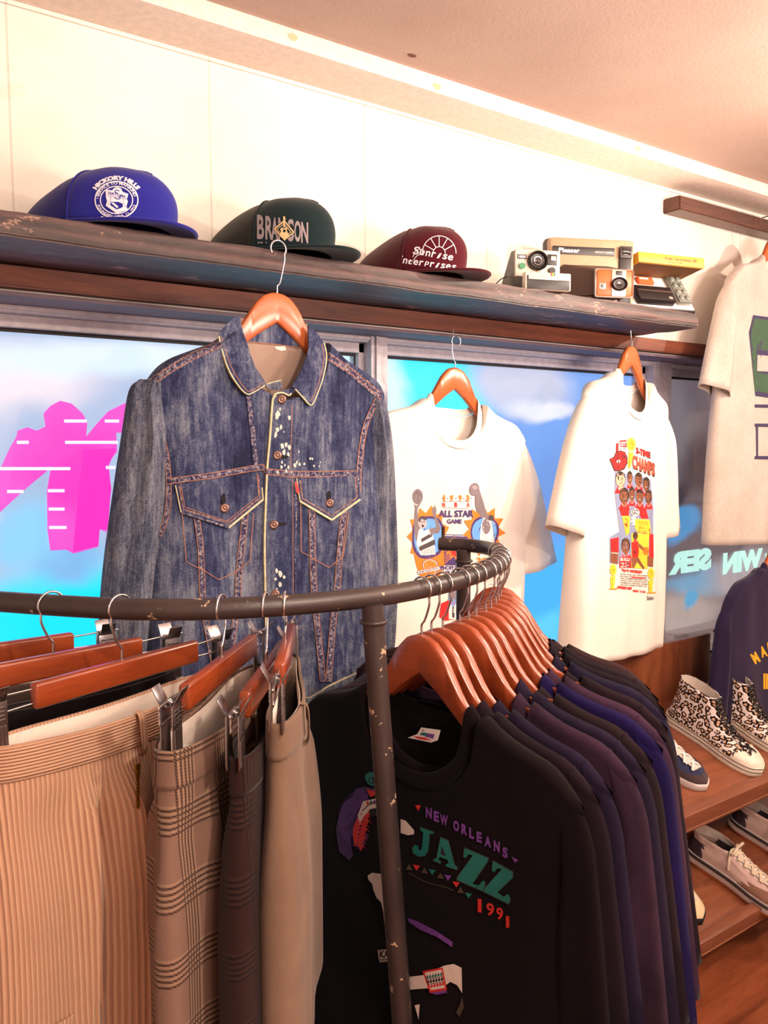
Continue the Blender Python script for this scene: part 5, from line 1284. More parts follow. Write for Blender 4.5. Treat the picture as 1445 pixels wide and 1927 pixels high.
def placket(d):
    d.P([(832, 512), (900, 492), (935, 520), (930, 700), (924, 850), (930, 900), (936, 1100), (930, 1250), (936, 1450), (945, 1800), (800, 1800), (794, 1450), (790, 1200), (796, 1000), (802, 850), (816, 700)], M_den)
    d.L([(880, 500), (836, 514), (826, 560), (816, 700), (803, 850), (797, 1000), (791, 1200), (795, 1450), (802, 1800)], 8, M_edge, 4)
    d.L([(918, 560), (912, 850)], 3, M_thread); d.L([(920, 900), (922, 1200), (924, 1440)], 3, M_thread)
    d.L([(797, 866), (930, 880)], 26, M_rope); d.L([(797, 852), (930, 866)], 4, M_thread); d.L([(797, 878), (930, 892)], 4, M_thread)
jp_ = jpart('placket', placket, .006, .005)
def bleach(d):
    rn = random.Random(2)
    for x, y, r in ((850, 600, 16), (845, 612, 9), (862, 572, 6), (905, 612, 10), (850, 668, 12), (866, 658, 10), (842, 690, 11), (838, 700, 7), (880, 680, 4), (872, 745, 14), (890, 738, 10), (905, 752, 12), (880, 775, 12), (900, 785, 9), (870, 822, 7), (884, 835, 6), (868, 845, 8), (900, 845, 7), (930, 835, 10), (940, 822, 7), (952, 832, 8), (975, 830, 7), (1002, 804, 7), (1012, 806, 6), (1020, 838, 5), (1045, 840, 4), (1050, 822, 4), (950, 772, 5), (890, 862, 8), (850, 868, 8), (915, 868, 5), (845, 1330, 10), (862, 1345, 14), (840, 1370, 8), (880, 1360, 9), (860, 1395, 12), (845, 1415, 6)):
        d.P([(x + r * rn.uniform(.6, 1.1) * math.cos(a_) * .8, y + r * rn.uniform(.7, 1.5) * math.sin(a_)) for a_ in [2 * PI * k / 9 for k in range(9)]], M_bleach)
jpart('bleach_splashes', bleach, .0068, 0, objs=[jb])
def flapL(d):
    P = [(374, 930), (560, 900), (770, 872), (778, 940), (784, 996), (622, 1128), (400, 1056), (384, 990)]
    d.P(P, M_den)
    for a_, b_ in ((P[4], P[5]), (P[5], P[6])): d.L([a_, b_], 9, M_edge if b_ == P[5] else M_rope)
    ins = [(392, 935), (412, 1042), (620, 1108), (768, 988), (760, 882)]; d.L(ins, 11, M_rope); d.L(ins, 3.4, M_thread); d.L([(x + (6 if x < 500 else -6), y - 10) for x, y in ins], 3, M_thread)
    d.L([(374, 930), (400, 1056)], 5, M_edge); d.L([(778, 940), (784, 996)], 5, M_edge)
def flapR(d):
    P = [(940, 896), (1222, 884), (1232, 940), (1238, 996), (1105, 1092), (956, 1004), (946, 950)]
    d.P(P, M_den)
    for a_, b_ in ((P[3], P[4]), (P[4], P[5])): d.L([a_, b_], 9, M_edge)
    ins = [(956, 905), (968, 992), (1104, 1072), (1224, 986), (1214, 892)]; d.L(ins, 10, M_rope); d.L(ins, 3.4, M_thread)
    d.L([(940, 896), (956, 1004)], 4, M_edge)
jpart('pocket_flap', flapL, .005, .004); jpart('pocket_flap', flapR, .005, .004)
for x, y, w_, h_ in ((597, 996, 10, 30), (1091, 982, 9, 28), (880, 796, 22, 8), (872, 1110, 22, 8), (900, 520, 22, 8)):
    jpart('buttonhole', lambda d: d.E((x, y), w_, h_, M_hole), .0078)
cj = caster(jk, [jb])
for x, y, rx in ((600, 1037, 25), (1092, 1013, 22), (848, 790, 21), (832, 1115, 24), (868, 527, 18), (838, 1440, 24)):
    p, n_ = cj(180 + x / 2.491, -(540 + y / 2.491)); q_ = n_.to_track_quat('Z', 'Y').to_matrix().to_4x4(); R0 = .0092
    prof = [(0, .0095), (.0018, .0098), (.0026, .0088), (.0042, .0088), (.005, .0098), (.0066, .0095), (.0078, .0085), (R0, .0080), (R0, .004), (.003, .002)]
    V = []; FF = []; n2 = 24
    for r_, z_ in prof:
        for k in range(n2): V.append(q_ @ Vector((r_ * math.cos(2 * PI * k / n2), r_ * math.sin(2 * PI * k / n2), z_)) + p)
    for j in range(len(prof) - 1):
        for k in range(n2): FF.append((j * n2 + k, j * n2 + (k + 1) % n2, (j + 1) * n2 + (k + 1) % n2, (j + 1) * n2 + k))
    o = mk('button', V, FF, M_copper, jk, True); clean(o.data, .00005)
# collar flaps
def colL(d):
    d.P([(676, 132), (640, 150), (604, 185), (576, 225), (590, 290), (620, 380), (660, 450), (706, 504), (742, 498), (800, 458), (786, 430), (748, 376), (724, 310), (706, 250), (700, 236), (684, 180)], M_den)
    d.L([(578, 228), (592, 292), (622, 382), (662, 452), (706, 500), (740, 494), (794, 460)], 5, M_edge, 4); d.L([(590, 232), (606, 290), (636, 374), (674, 440), (710, 486), (738, 482), (784, 450)], 3, M_thread, 4)
def colR(d):
    d.P([(998, 180), (1032, 208), (1070, 262), (1082, 330), (1068, 420), (1040, 500), (1012, 556), (975, 520), (938, 476), (920, 468), (960, 400), (988, 330), (1000, 280)], M_den)
    d.L([(1072, 262), (1083, 330), (1068, 420), (1040, 500), (1012, 554), (975, 520), (936, 478)], 5, M_edge, 4); d.L([(1060, 268), (1070, 330), (1056, 414), (1030, 490), (1009, 534)], 3, M_thread, 4)
def collar_place(a, b):
    py = -b; yy = JY - .018 - .034 * smooth01((py - 590) / 130)
    p = Mi @ onY(a, py, yy); return p, (Mi @ Vector(EYE) - p).normalized()
for fn in (colL, colR):
    d = PD(*Z3); fn(d); o = d.build('collar_flap', jk, collar_place, maxe=5, base=.002, step=.0001); clean(o.data, .0001); solid(o, .005, -1)
def tip(d):
    d.P([(795, 460), (830, 448), (866, 440), (878, 470), (850, 486), (812, 478)], M_den2); d.L([(800, 456), (832, 446), (868, 438)], 4, M_edge)
    d.P([(836, 512), (866, 490), (930, 468), (944, 480), (912, 510), (880, 500)], M_den); d.L([(832, 516), (850, 498), (880, 496), (906, 508), (918, 498)], 7, M_edge, 3)
d = PD(*Z3); tip(d); o = d.build('collar_band', jk, collar_place, maxe=5, base=-.004, step=.0001); clean(o.data, .0001); solid(o, .004, -1)
d = PD(*Z3); d.P([(929, 916), (938, 912), (952, 962), (942, 970), (932, 950)], M_red); ob = d.build('red_tab', jk, caster(jk, [jb]), maxe=5, base=.0115); ob['label'] = 'small red fabric tab on the pocket flap'
def waist(d):
    d.P([(180, 1790), (560, 1850), (1000, 1920), (1090, 1870), (1290, 1770), (1290, 1860), (1000, 2010), (560, 1960), (180, 1900)], M_den2)
    d.L([(180, 1795), (560, 1855), (1000, 1925), (1090, 1872), (1290, 1774)], 5, M_edge)
jpart('waistband', waist, .005, .004)

# ================================================================ trouser hangers and trousers
M_bar = wood('trouser_bar_wood', S(96, 34, 16), S(172, 78, 36), 'X', 1.0, 0.25, 20, .04, .6, (.2, .8))
M_steel = plain('clip_steel', (.62, .6, .6), .22, 1.0); M_steel_d = plain('clip_steel_dark', (.42, .39, .40), .28, 1.0)
def clip_bm(side):
    """one spring clip around local origin: two ribbed jaws leaning together, a coil and tabs above"""
    bm = bmesh.new()
    for s_ in (-1, 1):
        R_ = Matrix.Rotation(math.radians(9 * s_), 3, 'X')
        bbox(bm, (0, s_ * .0065, -.026), (.024, .0016, .058), .0005, None)
        for k in range(5): bbox(bm, (-.0085 + k * .00425, s_ * .0078, -.038), (.0018, .0014, .028), 0)
        for k in range(2):
            for j in range(4): bbox(bm, (-.005 + k * .010, s_ * .0078, -.004 - j * .0045), (.007, .0012, .0022), 0)
        bbox(bm, (0, s_ * .012, .012), (.020, .0014, .020), .0004, Matrix.Rotation(math.radians(-28 * s_), 3, 'X'))
    btube(bm, [(.011 * math.sin(a_ * .0) - .010 + .020 * k / 30, .0042 * math.cos(k * 1.3), .004 + .0042 * math.sin(k * 1.3)) for k, a_ in enumerate(range(31))], .0009, 6)
    btube(bm, [(-.013, 0, .004), (.013, 0, .004)], .0016, 8)
    bmesh.ops.recalc_face_normals(bm, faces=bm.faces)
    return bm
_cb = clip_bm(1); ME_CLIP = bpy.data.meshes.new('clip'); _cb.to_mesh(ME_CLIP); _cb.free(); ME_CLIP.materials.append(M_steel_d); smooth_angle(ME_CLIP, 35)
def clip_hanger(label, loc, az, apex=.062, lean=-1, half=.122, roll=0.0, clips=(-.168, .168), pitch=0.0):
    r = thing('trouser_hanger', label, 'hanger', loc, az, 'trouser hangers with metal clips'); r.rotation_euler = (pitch, roll, az)
    bm = bmesh.new(); bbox(bm, (0, 0, -apex - .015), (half * 2, .014, .030), .004, seg=3)
    bmo('bar', bm, M_bar, r, 35)
    h = bpy.data.objects.new('hook', hook_mesh(apex, .0172, lean)); C.objects.link(h); h.parent = r
    for s_ in (-1, 1):
        x0, x1 = s_ * half * .94, s_ * .186; bm = bmesh.new()
        btube(bm, spline([(x0, 0, -apex - .007), (x1 * .97, 0, -apex - .005), (x1, 0, -apex - .008), (x1, 0, -apex - .020), (x1 * .97, 0, -apex - .024), (x0, 0, -apex - .023)], 3), .0013, 8)
        bmesh.ops.recalc_face_normals(bm, faces=bm.faces); bmo('wire_arm', bm, M_steel, r, 60)
    for x in clips:
        o = bpy.data.objects.new('clip', ME_CLIP); C.objects.link(o); o.parent = r; o.location = (x, 0, -apex - .012)
    return r
def trousers(label, loc, az, mat, lin, zt, mband=None, T0=.030, hipT=.055, w0=.172, pleats=((-.10, .010, .012), (-.055, .008, .012)), fold=.006, seed=0, loops=(-.06, .09), roll=0.0, hipw=.195, fly=None, len_=1.02, twist=0.0):
    r = thing('trousers', label, 'trousers', loc, az); r.rotation_euler = (0, roll, az)
    rnd = random.Random(seed); ph = [rnd.uniform(0, 6.28) for _ in range(5)]
    nb = 72; nz = 42; zc = -.42
    def sect(a_, inset=0.0, zoff=0.0, zlo=zc):
        z = zlo * a_
        d = -z
        hw = w0 + (hipw - w0) * smooth01(d / .22) + .0 - inset
        TT = T0 + (hipT - T0) * smooth01(d / .22) - inset
        out = []
        for k in range(nb):
            th = 2 * PI * k / nb; cx_ = math.cos(th); sy = math.sin(th)
            u = hw * (abs(cx_) ** .9) * (1 if cx_ > 0 else -1); e = abs(sy) ** .8
            v = TT * e
            g = smooth01((d - .045) / .06)
            for pu, pd, pw in pleats:
                q_ = (u - pu + d * .02) / pw
                v += g * pd * (math.exp(-q_ * q_) - .9 * math.exp(-((q_ - 1.6) ** 2) * 2.2)) * (1 - .35 * smooth01(d / .3))
            v += fold * g * e * (math.sin(u * 26 + ph[0] + (1 if sy > 0 else 2)) + .6 * math.sin(u * 47 + ph[1] - d * 3))
            v += .006 * (1 - g) * math.sin(u * 18 + ph[2] + (0 if sy > 0 else 2.4)) * e
            zz = z - .006 * math.cos(u / w0 * PI / 2) * (1 if sy < 0 else .4) * (1 - a_)
            out.append(Vector((u, (-1 if sy > 0 else 1) * v, zz + zt + zoff)))
        return out
    def shell(name, rows, m, th=.0016, off=-1):
        V = [p for row in rows for p in row]; FF = []
        for j in range(len(rows) - 1):
            for k in range(nb):
                p = j * nb + k; q_ = j * nb + (k + 1) % nb; FF.append((p, p + nb, q_ + nb, q_))
        o = mk(name, V, FF, m, r, True); clean(o.data, .0002); smooth_angle(o.data, 80)
        if th: solid(o, th, off)
        return o
    body = shell('body', [sect(j / nz) for j in range(nz + 1)], mat)
    shell('waistband', [sect(j / 8, -.0022, 0, -.040) for j in range(9)], mband or mat, .003)
    shell('lining', [sect(j / 8, .004, -.002, -.13) for j in range(9)], lin, .001)
    for s_ in (-1, 1):
        rows = []
        for j in range(30):
            a_ = j / 29; z = zc + .10 - (len_ + zc + .10) * a_ * 1.0; row = []
            for k in range(36):
                th = 2 * PI * k / 36; u = math.cos(th); v = math.sin(th)
                hw = .092 + (.074 - .092) * a_; TT = (hipT * .62) - .008 * a_
                row.append(Vector((s_ * .092 + u * hw, -TT * (abs(v) ** .9) * (1 if v > 0 else -1) + fold * math.sin(a_ * 9 + u * 3) * v, z + zt)))
            rows.append(row)
        V = [p for row in rows for p in row]; FF = []
        for j in range(29):
            for k in range(36):
                p = j * 36 + k; q_ = j * 36 + (k + 1) % 36; FF.append((p, p + 36, q_ + 36, q_))
        o = mk('leg', V, FF, mat, r, True); solid(o, .0016)
    for u in loops:
        e = math.sqrt(max(0, 1 - (u / w0) ** 2)); y = -(T0 + .006) * e ** .8
        bm = bmesh.new(); P = spline([(u, y + .001, zt + .001), (u, y - .007, zt - .002), (u + .001, y - .009, zt - .022), (u + .003, y - .008, zt - .045), (u + .003, y + .001, zt - .050)], 4)
        btube(bm, P, .0055, 8, flat=.25, up=(0, -1, 0)); bmesh.ops.recalc_face_normals(bm, faces=bm.faces); bmo('belt_loop', bm, mat, r, 60)
    return r, body
# corduroy: wales run down the leg, across the waistband
def corduroy(name, axis, a, b, freq=1250):
    t = NT(name); v = t.co(); X, Y, Z = t.xyz(v); s_ = X if axis == 'X' else Z
    w_ = t.math('ADD', t.math('MULTIPLY', t.math('SINE', t.math('ADD', t.math('MULTIPLY', s_, freq), t.math('MULTIPLY', t.noise(6, v), 5))), .5), .5)
    n = t.noise(14, v, detail=5, rough=.6); n2 = t.noise(500, v, detail=1)
    t.base(t.mix(t.math('MULTIPLY', w_, .8), a, t.ramp(n, [(.3, tuple(c * .85 for c in b)), (.7, b)]))); t.bump(t.math('ADD', w_, t.math('MULTIPLY', n2, .2)), .8, .0022); t.set(.9, 0, .1, .2); return t.m
M_cord = corduroy('corduroy', 'X', S(190, 140, 112), S(232, 190, 156)); M_cordb = corduroy('corduroy_band', 'Z', S(190, 140, 112), S(232, 190, 156), freq=1700)
M_cream_l = cloth('cream_lining', S(232, 218, 206), S(214, 196, 182), scale=300)
def plaid(name, base, line, pale, k=1.0):
    t = NT(name); v = t.co(); X, Y, Z = t.xyz(v)
    def grp(c, per, ofs):
        f = t.math('FRACT', t.math('DIVIDE', t.math('ADD', c, ofs), per)); ingrp = t.math('LESS_THAN', f, .40)
        ln = t.math('GREATER_THAN', t.math('SINE', t.math('MULTIPLY', f, 2 * PI / .08)), .1)
        return ingrp, ln
    gx, lx = grp(X, .056, 2.02); gz, lz = grp(Z, .078, 3.013); n = t.noise(700, v, detail=1); n1 = t.noise(8, v, detail=4)
    tw = t.math('GREATER_THAN', t.math('SINE', t.math('MULTIPLY', t.math('ADD', X, Z), 1800)), 0.0)
    col = t.mix(n1, tuple(c * .8 for c in base), base); col = t.mix(t.math('MULTIPLY', t.math('MULTIPLY', gx, t.math('SUBTRACT', 1.0, lx)), .45), col, pale); col = t.mix(t.math('MULTIPLY', t.math('MULTIPLY', gz, t.math('SUBTRACT', 1.0, lz)), .35), col, pale)
    dk = t.math('MAXIMUM', t.math('MULTIPLY', gx, lx), t.math('MULTIPLY', gz, lz)); dk = t.math('MULTIPLY', dk, t.math('ADD', t.math('MULTIPLY', tw, .35), .5))
    col = t.mix(dk, col, line); t.base(col); t.bump(n, .35, .0012); t.set(.92, 0, .1, .1); return t.m
M_plaid = plaid('brown_plaid', S(134, 104, 90), S(46, 28, 26), S(172, 142, 116)); M_plaid_d = plaid('dark_plaid', S(46, 26, 24), S(22, 12, 12), S(62, 42, 36))
M_olive = cloth('taupe_twill', S(132, 106, 88), S(112, 88, 72), scale=500, bump=.3); M_black2 = cloth('black_wool', S(26, 18, 20), S(18, 12, 14)); M_gtw = cloth('grey_taupe', S(112, 96, 88), S(92, 78, 72), scale=500)
defs = [('A', (.165, -.575), 3, .062, 'dark reddish wooden trouser hanger with metal clips, farthest left on the rail', -1),
        ('B', (.236, -.676), 11, .062, 'reddish wooden trouser hanger holding the black trousers', -1),
        ('C', (.300, -.750), 21, .064, 'wooden trouser hanger in front holding the cream corduroy trousers', -1),
        ('D', (.402, -.822), 46.5, .060, 'wooden trouser hanger holding the brown plaid trousers', 1),
        ('D2', (.452, -.842), 52, .072, 'wooden trouser hanger mostly hidden behind the plaid pair', 1),
        ('E', (.476, -.849), 58, .046, 'dark wooden trouser hanger seen end-on holding the taupe trousers', 1)]
for k, (x, y), az, ap, lab, ln in defs:
    clip_hanger(lab, (x, y, RZ), math.radians(az), ap, ln, half=.105 if k == 'E' else .122, clips=(-.142, .142) if k == 'E' else ((-.158, .158) if k == 'D' else (-.168, .168)))
def tloc(k):
    for q_ in defs:
        if q_[0] == k: return (q_[1][0], q_[1][1], RZ), math.radians(q_[2]), -q_[3] - .056
l, a, z = tloc('A'); trousers('grey taupe trousers hanging behind the others at the far left of the rail', l, a, M_gtw, M_cream_l, z, T0=.018, hipT=.03, pleats=(), seed=1, loops=())
l, a, z = tloc('B'); trousers('black trousers hanging right behind the corduroy pair', l, a, M_black2, M_black2, z, T0=.020, hipT=.028, pleats=(), seed=2, loops=())
l, a, z = tloc('C'); rC, bC = trousers('light tan wide-wale corduroy trousers at the left front of the rack', l, a, M_cord, M_cream_l, z, M_cordb, T0=.036, hipT=.058, pleats=((-.085, .022, .013), (-.03, .020, .014), (.05, .012, .02)), seed=3, loops=(-.012,), fold=.014, hipw=.19)
l, a, z = tloc('D'); rD, bD = trousers('brown plaid wool trousers with tan check lines on the rack', l, a, M_plaid, M_cream_l, z, None, T0=.034, hipT=.048, pleats=((-.12, .010, .010),), seed=4, loops=(-.02,), fold=.010)
l, a, z = tloc('D2'); trousers('very dark brown checked trousers between the plaid and taupe pairs', l, a, M_plaid_d, M_black2, z, None, T0=.022, hipT=.030, pleats=(), seed=5, loops=(), fold=.006)
l, a, z = tloc('E'); rE, bE = trousers('taupe twill trousers hanging edge-on beside the rack post', l, a, M_olive, M_cream_l, z, None, T0=.020, hipT=.036, pleats=((-.11, .008, .012),), seed=6, loops=(-.08,), fold=.005, w0=.148, hipw=.185)
# brass zip of the corduroys
cC = caster(rC, [bC]); bm = bmesh.new()
zp = [cC(257 + .07 * k, -(1446 + 3.0 * k)) for k in range(26)]
for k, (p_, n_) in enumerate(zp): bbox(bm, p_ + n_ * .0016 + Vector((.0012 * (k % 2), 0, 0)), (.0034, .0022, .0013), 0)
p_, n_ = zp[0]; bbox(bm, p_ + n_ * .005, (.007, .003, .010), .0008); bbox(bm, p_ + n_ * .007 - Vector((0, 0, .011)), (.0045, .0015, .015), .0005)
bmo('zip', bm, plain('brass', S(190, 150, 60), .3, .9), rC)
# staple tag on the plaid pair
bm = bmesh.new(); bbox(bm, (0, 0, 0), (.016, .0008, .009), .0003, Matrix.Rotation(.35, 3, 'Y')); 
cD = caster(rD, [bD]); p_, n_ = cD(340, -1407); o = bmo('paper_tag', bm, M_label, rD); o.location = p_ + n_ * .006; o.rotation_euler = (0, 0, math.atan2(n_.x, -n_.y)); o['label'] = 'small white tag on the waistband'

# ================================================================ shoe rack
TH = .30; RX = Matrix.Rotation(TH, 3, 'X')
M_walnut = wood('walnut_board', S(96, 48, 28), S(160, 92, 58), 'Z', 1.0, .35, 20, .08, .2); M_walx = wood('walnut_shelf', S(88, 44, 28), S(156, 90, 58), 'X', 1.0, .32, 20, .08, .2)
M_lip = wood('walnut_lip', S(110, 64, 46), S(150, 94, 68), 'X', 1.0, .35, 18, .06)
SX0, SX1 = 1.25, 3.05
shelfz = (.655, .262)
rk = thing('shoe_rack', 'walnut shoe rack with two tilted lipped shelves against the window wall', 'shoe rack', (2.1, -.03, 0))
def rr_(p): return Vector(p) - Vector((2.1, -.03, 0))
for k, z0 in enumerate(shelfz):
    s_ = box('shelf', (0, 0, 0), (SX1 - SX0, .425, .018), M_walx, rk, .001)
    s_.matrix_local = Matrix.Translation(rr_(((SX0 + SX1) / 2, -.035, z0))) @ RX.to_4x4() @ Matrix.Translation((0, -.2125, -.009))
    l_ = box('front_lip', (0, 0, 0), (SX1 - SX0, .030, .066), M_lip, rk, .0015)
    l_.matrix_local = Matrix.Translation(rr_(((SX0 + SX1) / 2, -.035, z0))) @ RX.to_4x4() @ Matrix.Translation((0, -.436, -.010))
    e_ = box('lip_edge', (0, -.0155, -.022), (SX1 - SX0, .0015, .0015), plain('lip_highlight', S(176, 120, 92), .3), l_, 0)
box('back_board', rr_(((SX0 + 2.648) / 2, -.026, .757)), (2.648 - SX0, .018, .210), M_walnut, rk, .001)
M_iron = plain('black_iron', S(30, 22, 24), .45, .3)
for x in (SX0 + .02, SX1 - .02):
    for y in (-.03, -.40): tube('upright', [rr_((x, y, 0)), rr_((x, y, .88 if y > -.1 else .52))], .009, M_iron, rk, 12)
tube('bracket', spline([rr_((2.655, -.045, .872)), rr_((2.665, -.045, .868)), rr_((2.668, -.05, .84)), rr_((2.668, -.05, .66))], 4), .006, M_iron, rk, 8)
tube('bracket_pin', [rr_((2.63, -.05, .80)), rr_((2.70, -.05, .80))], .005, M_iron, rk, 8)
tube('side_rod', [rr_((2.668, -.05, .775)), rr_((2.80, -.30, .70)), rr_((2.9, -.48, .65))], .0032, M_iron, rk, 8)
tube('side_rod', [rr_((2.668, -.05, .672)), rr_((2.80, -.30, .635)), rr_((2.9, -.48, .60))], .0032, M_iron, rk, 8)
def on_shelf(px, py, k):
    n = RX @ Vector((0, 0, 1)); p0 = Vector((0, -.035, shelfz[k])); d = Vector(_ray(px, py)); e = Vector(EYE)
    return e + d * ((p0 - e).dot(n) / d.dot(n))

# ---------------------------------------------------------------- shoes: toe towards -y, heel at +y, z=0 on the shelf
def outline(y, L):   # half width of a foot at distance y from the heel end (0) to the toe (L)
    f = y / L
    return float(np.interp(f, [0, .04, .12, .30, .48, .66, .80, .90, .96, 1.0], [0, .52, .74, .80, .84, 1.0, .98, .80, .55, 0]))
def foot_ring(z, L, W, heel, toe, narrow, n=56, grow=0.0, skew=.010):
    """closed ring between heel and toe positions measured from the heel end"""
    out = []
    for k in range(n):
        a_ = 2 * PI * k / n; f = (1 - math.cos(a_)) / 2; f = min(max(f, 0), 1)
        y = heel + (toe - heel) * f; w = outline(f, 1.0) if toe > L * .93 else float(np.interp(f, [0, .06, .2, .5, .8, .94, 1], [0, .60, .86, .92, .80, .5, 0]))
        w = max(w, 0); s_ = 1 if math.sin(a_) >= 0 else -1
        w2 = W * narrow * w * s_
        out.append(Vector((w2 + skew * math.sin(PI * f) * (1 - z * 4), -(y - L / 2) - (grow * (f - .5)), z)))
    return out
def rings_obj(name, rings, m, par, capb=False, capt=False, th=0, mi=None, smooth=70):
    n = len(rings[0]); V = [p for r_ in rings for p in r_]; FF = []
    for j in range(len(rings) - 1):
        for k in range(n): FF.append((j * n + k, j * n + (k + 1) % n, (j + 1) * n + (k + 1) % n, (j + 1) * n + k))
    if capb: FF.append(tuple(range(n))[::-1])
    if capt: FF.append(tuple(range((len(rings) - 1) * n, len(rings) * n)))
    o = mk(name, V, FF, m, par, True); clean(o.data, .0003); smooth_angle(o.data, smooth)
    if th: solid(o, th, -1)
    return o
def place_shoe(r, px, py, k, rz, L):
    p = on_shelf(px, py, k); M_ = RX.to_4x4() @ Matrix.Rotation(rz, 4, 'Z')
    r.matrix_world = Matrix.Translation(p) @ M_ @ Matrix.Translation((0, -L / 2, 0))
def lace(par, P, r_, m, flat=.45): return tube('lace', spline(P, 5), r_, m, par, 8, flat=flat, up=(0, -.3, 1))
# leopard high tops
t = NT('leopard_canvas'); v = t.co((1, 1, 1)); nz = t.n('ShaderNodeTexNoise'); nz.inputs['Scale'].default_value = 70; t.put(nz.inputs['Vector'], v)
w_ = t.n('ShaderNodeVectorMath'); w_.operation = 'MULTIPLY_ADD'; t.put(w_.inputs[0], nz.outputs['Color']); w_.inputs[1].default_value = (.012, .012, .012); t.put(w_.inputs[2], v)
vo = t.n('ShaderNodeTexVoronoi'); vo.inputs['Scale'].default_value = 54; vo.inputs['Randomness'].default_value = .75; vo.voronoi_dimensions = '2D'; _x, _y, _z = t.xyz(w_.outputs[0]); cb_ = t.n('ShaderNodeCombineXYZ'); t.put(cb_.inputs[0], t.math('ADD', _y, t.math('MULTIPLY', _x, .6))); t.put(cb_.inputs[1], t.math('ADD', _z, t.math('MULTIPLY', _x, .5))); t.put(vo.inputs['Vector'], cb_.outputs[0]); dd = vo.outputs['Distance']
n5 = t.noise(130, v, detail=1)
ringm = t.math('MULTIPLY', t.math('MULTIPLY', t.math('GREATER_THAN', dd, .22), t.math('LESS_THAN', dd, .50)), t.math('GREATER_THAN', n5, .38))
inner = t.math('LESS_THAN', dd, .23)
col = t.mix(t.math('MULTIPLY', inner, .8), S(234, 224, 220), S(212, 164, 118)); col = t.mix(ringm, col, S(30, 18, 18)); t.base(col); t.set(.85, 0, .2); t.bump(t.noise(900, v, detail=1), .2, .001); M_leo = t.m
M_rub = plain('rubber_cream', S(232, 222, 206), .5); M_blk = plain('lace_black', S(24, 18, 20), .85); M_canv = cloth('canvas_lining_white', S(226, 214, 204), scale=400)
def hightop(label, px, py, rz):
    L, W = .345, .060
    r = thing('high_top_sneaker', label, 'shoe', (0, 0, 0), 0, 'leopard high tops on the upper shelf')
    rings_obj('sole', [foot_ring(z, L, W, 0 - g, L + g, 1.0 + g * 8) for z, g in ((0, .001), (.002, .003), (.014, .0035), (.016, .002), (.0275, .0035), (.030, .002))], M_rub, r, True, True)
    for z in (.0155, .0285): 
        rg = foot_ring(z, L, W, -.0035, L + .0035, 1.03); tube('sole_stripe', rg, .0011, M_blk, r, 6, closed=True)
    zs = [.028, .036, .046, .056, .068, .082, .098, .116, .134, .150, .163]
    fr = [L - .002, L - .006, L - .020, L - .048, L - .085, L - .120, L - .148, L - .168, L - .182, L - .190, L - .194]
    hl = [.004, .003, .002, .003, .006, .009, .012, .013, .012, .010, .009]; nr = [.97, .97, .93, .86, .80, .74, .69, .66, .64, .64, .65]
    rg = [foot_ring(z, L, W, h_, f_, n_) for z, f_, h_, n_ in zip(zs, fr, hl, nr)]
    for k, row in enumerate(rg[-3:]):
        for p in row: p.z += .010 * (k + 1) / 3 * ((p.y + L / 2) / L - .75) * 4 * (.5)
    rings_obj('upper', rg, M_leo, r, th=.0025)
    rings_obj('lining', [[p * 1.0 + (Vector((0, -(-L / 2 + .06) * 0, 0))) for p in [Vector((q_.x * .93, q_.y + ( .0035 if q_.y < (row[0].y + row[28].y) / 2 else -.0035), q_.z + .0005)) for q_ in row]] for row in rg[5:]], M_canv, r, th=0)
    # toe cap
    tc = []
    for z, f_, n_ in ((.026, L + .001, 1.0), (.036, L - .003, .99), (.046, L - .017, .93), (.054, L - .038, .80), (.057, L - .060, .5)):
        row = foot_ring(z, L, W, .004, f_, n_)
        tc.append([Vector((p.x * 1.01, min(p.y, -(L - .075 - L / 2)) , p.z + .0012)) for p in row])
    rings_obj('toe_cap', tc, M_rub, r, capt=True, smooth=80)
    # lacing down the instep
    N = 8
    def inst(f):   # instep point, from low (0) to high (1)
        zz = .052 + .108 * f; ff = float(np.interp(zz, zs, fr)); return zz, -(ff - L / 2)
    for s_ in (-1, 1):
        P = []
        for k in range(9): zz, yy = inst(k / 8); P.append((s_ * .0125, yy + .004, zz + .003))
        tube('eyestay', spline(P, 3), .0045, M_leo, r, 8, flat=.4, up=(0, -1, 1))
    for k in range(N):
        z0_, y0_ = inst(k / N); z1_, y1_ = inst((k + .8) / N)
        for s_ in (-1, 1):
            lace(r, [(s_ * .017, y0_ + .004, z0_ + .004), (s_ * .008, (y0_ + y1_) / 2 - .003, (z0_ + z1_) / 2 + .007), (-s_ * .006, y1_ - .003, z1_ + .007), (-s_ * .017, y1_ + .004, z1_ + .003)], .0034, M_blk)
    place_shoe(r, px, py, 0, rz, L); return r
hightop('leopard print high top sneaker with black laces, the left one of the pair', 1252, 1348, math.radians(3))
hightop('leopard print high top sneaker with black laces, the right one of the pair', 1313, 1322, math.radians(3))
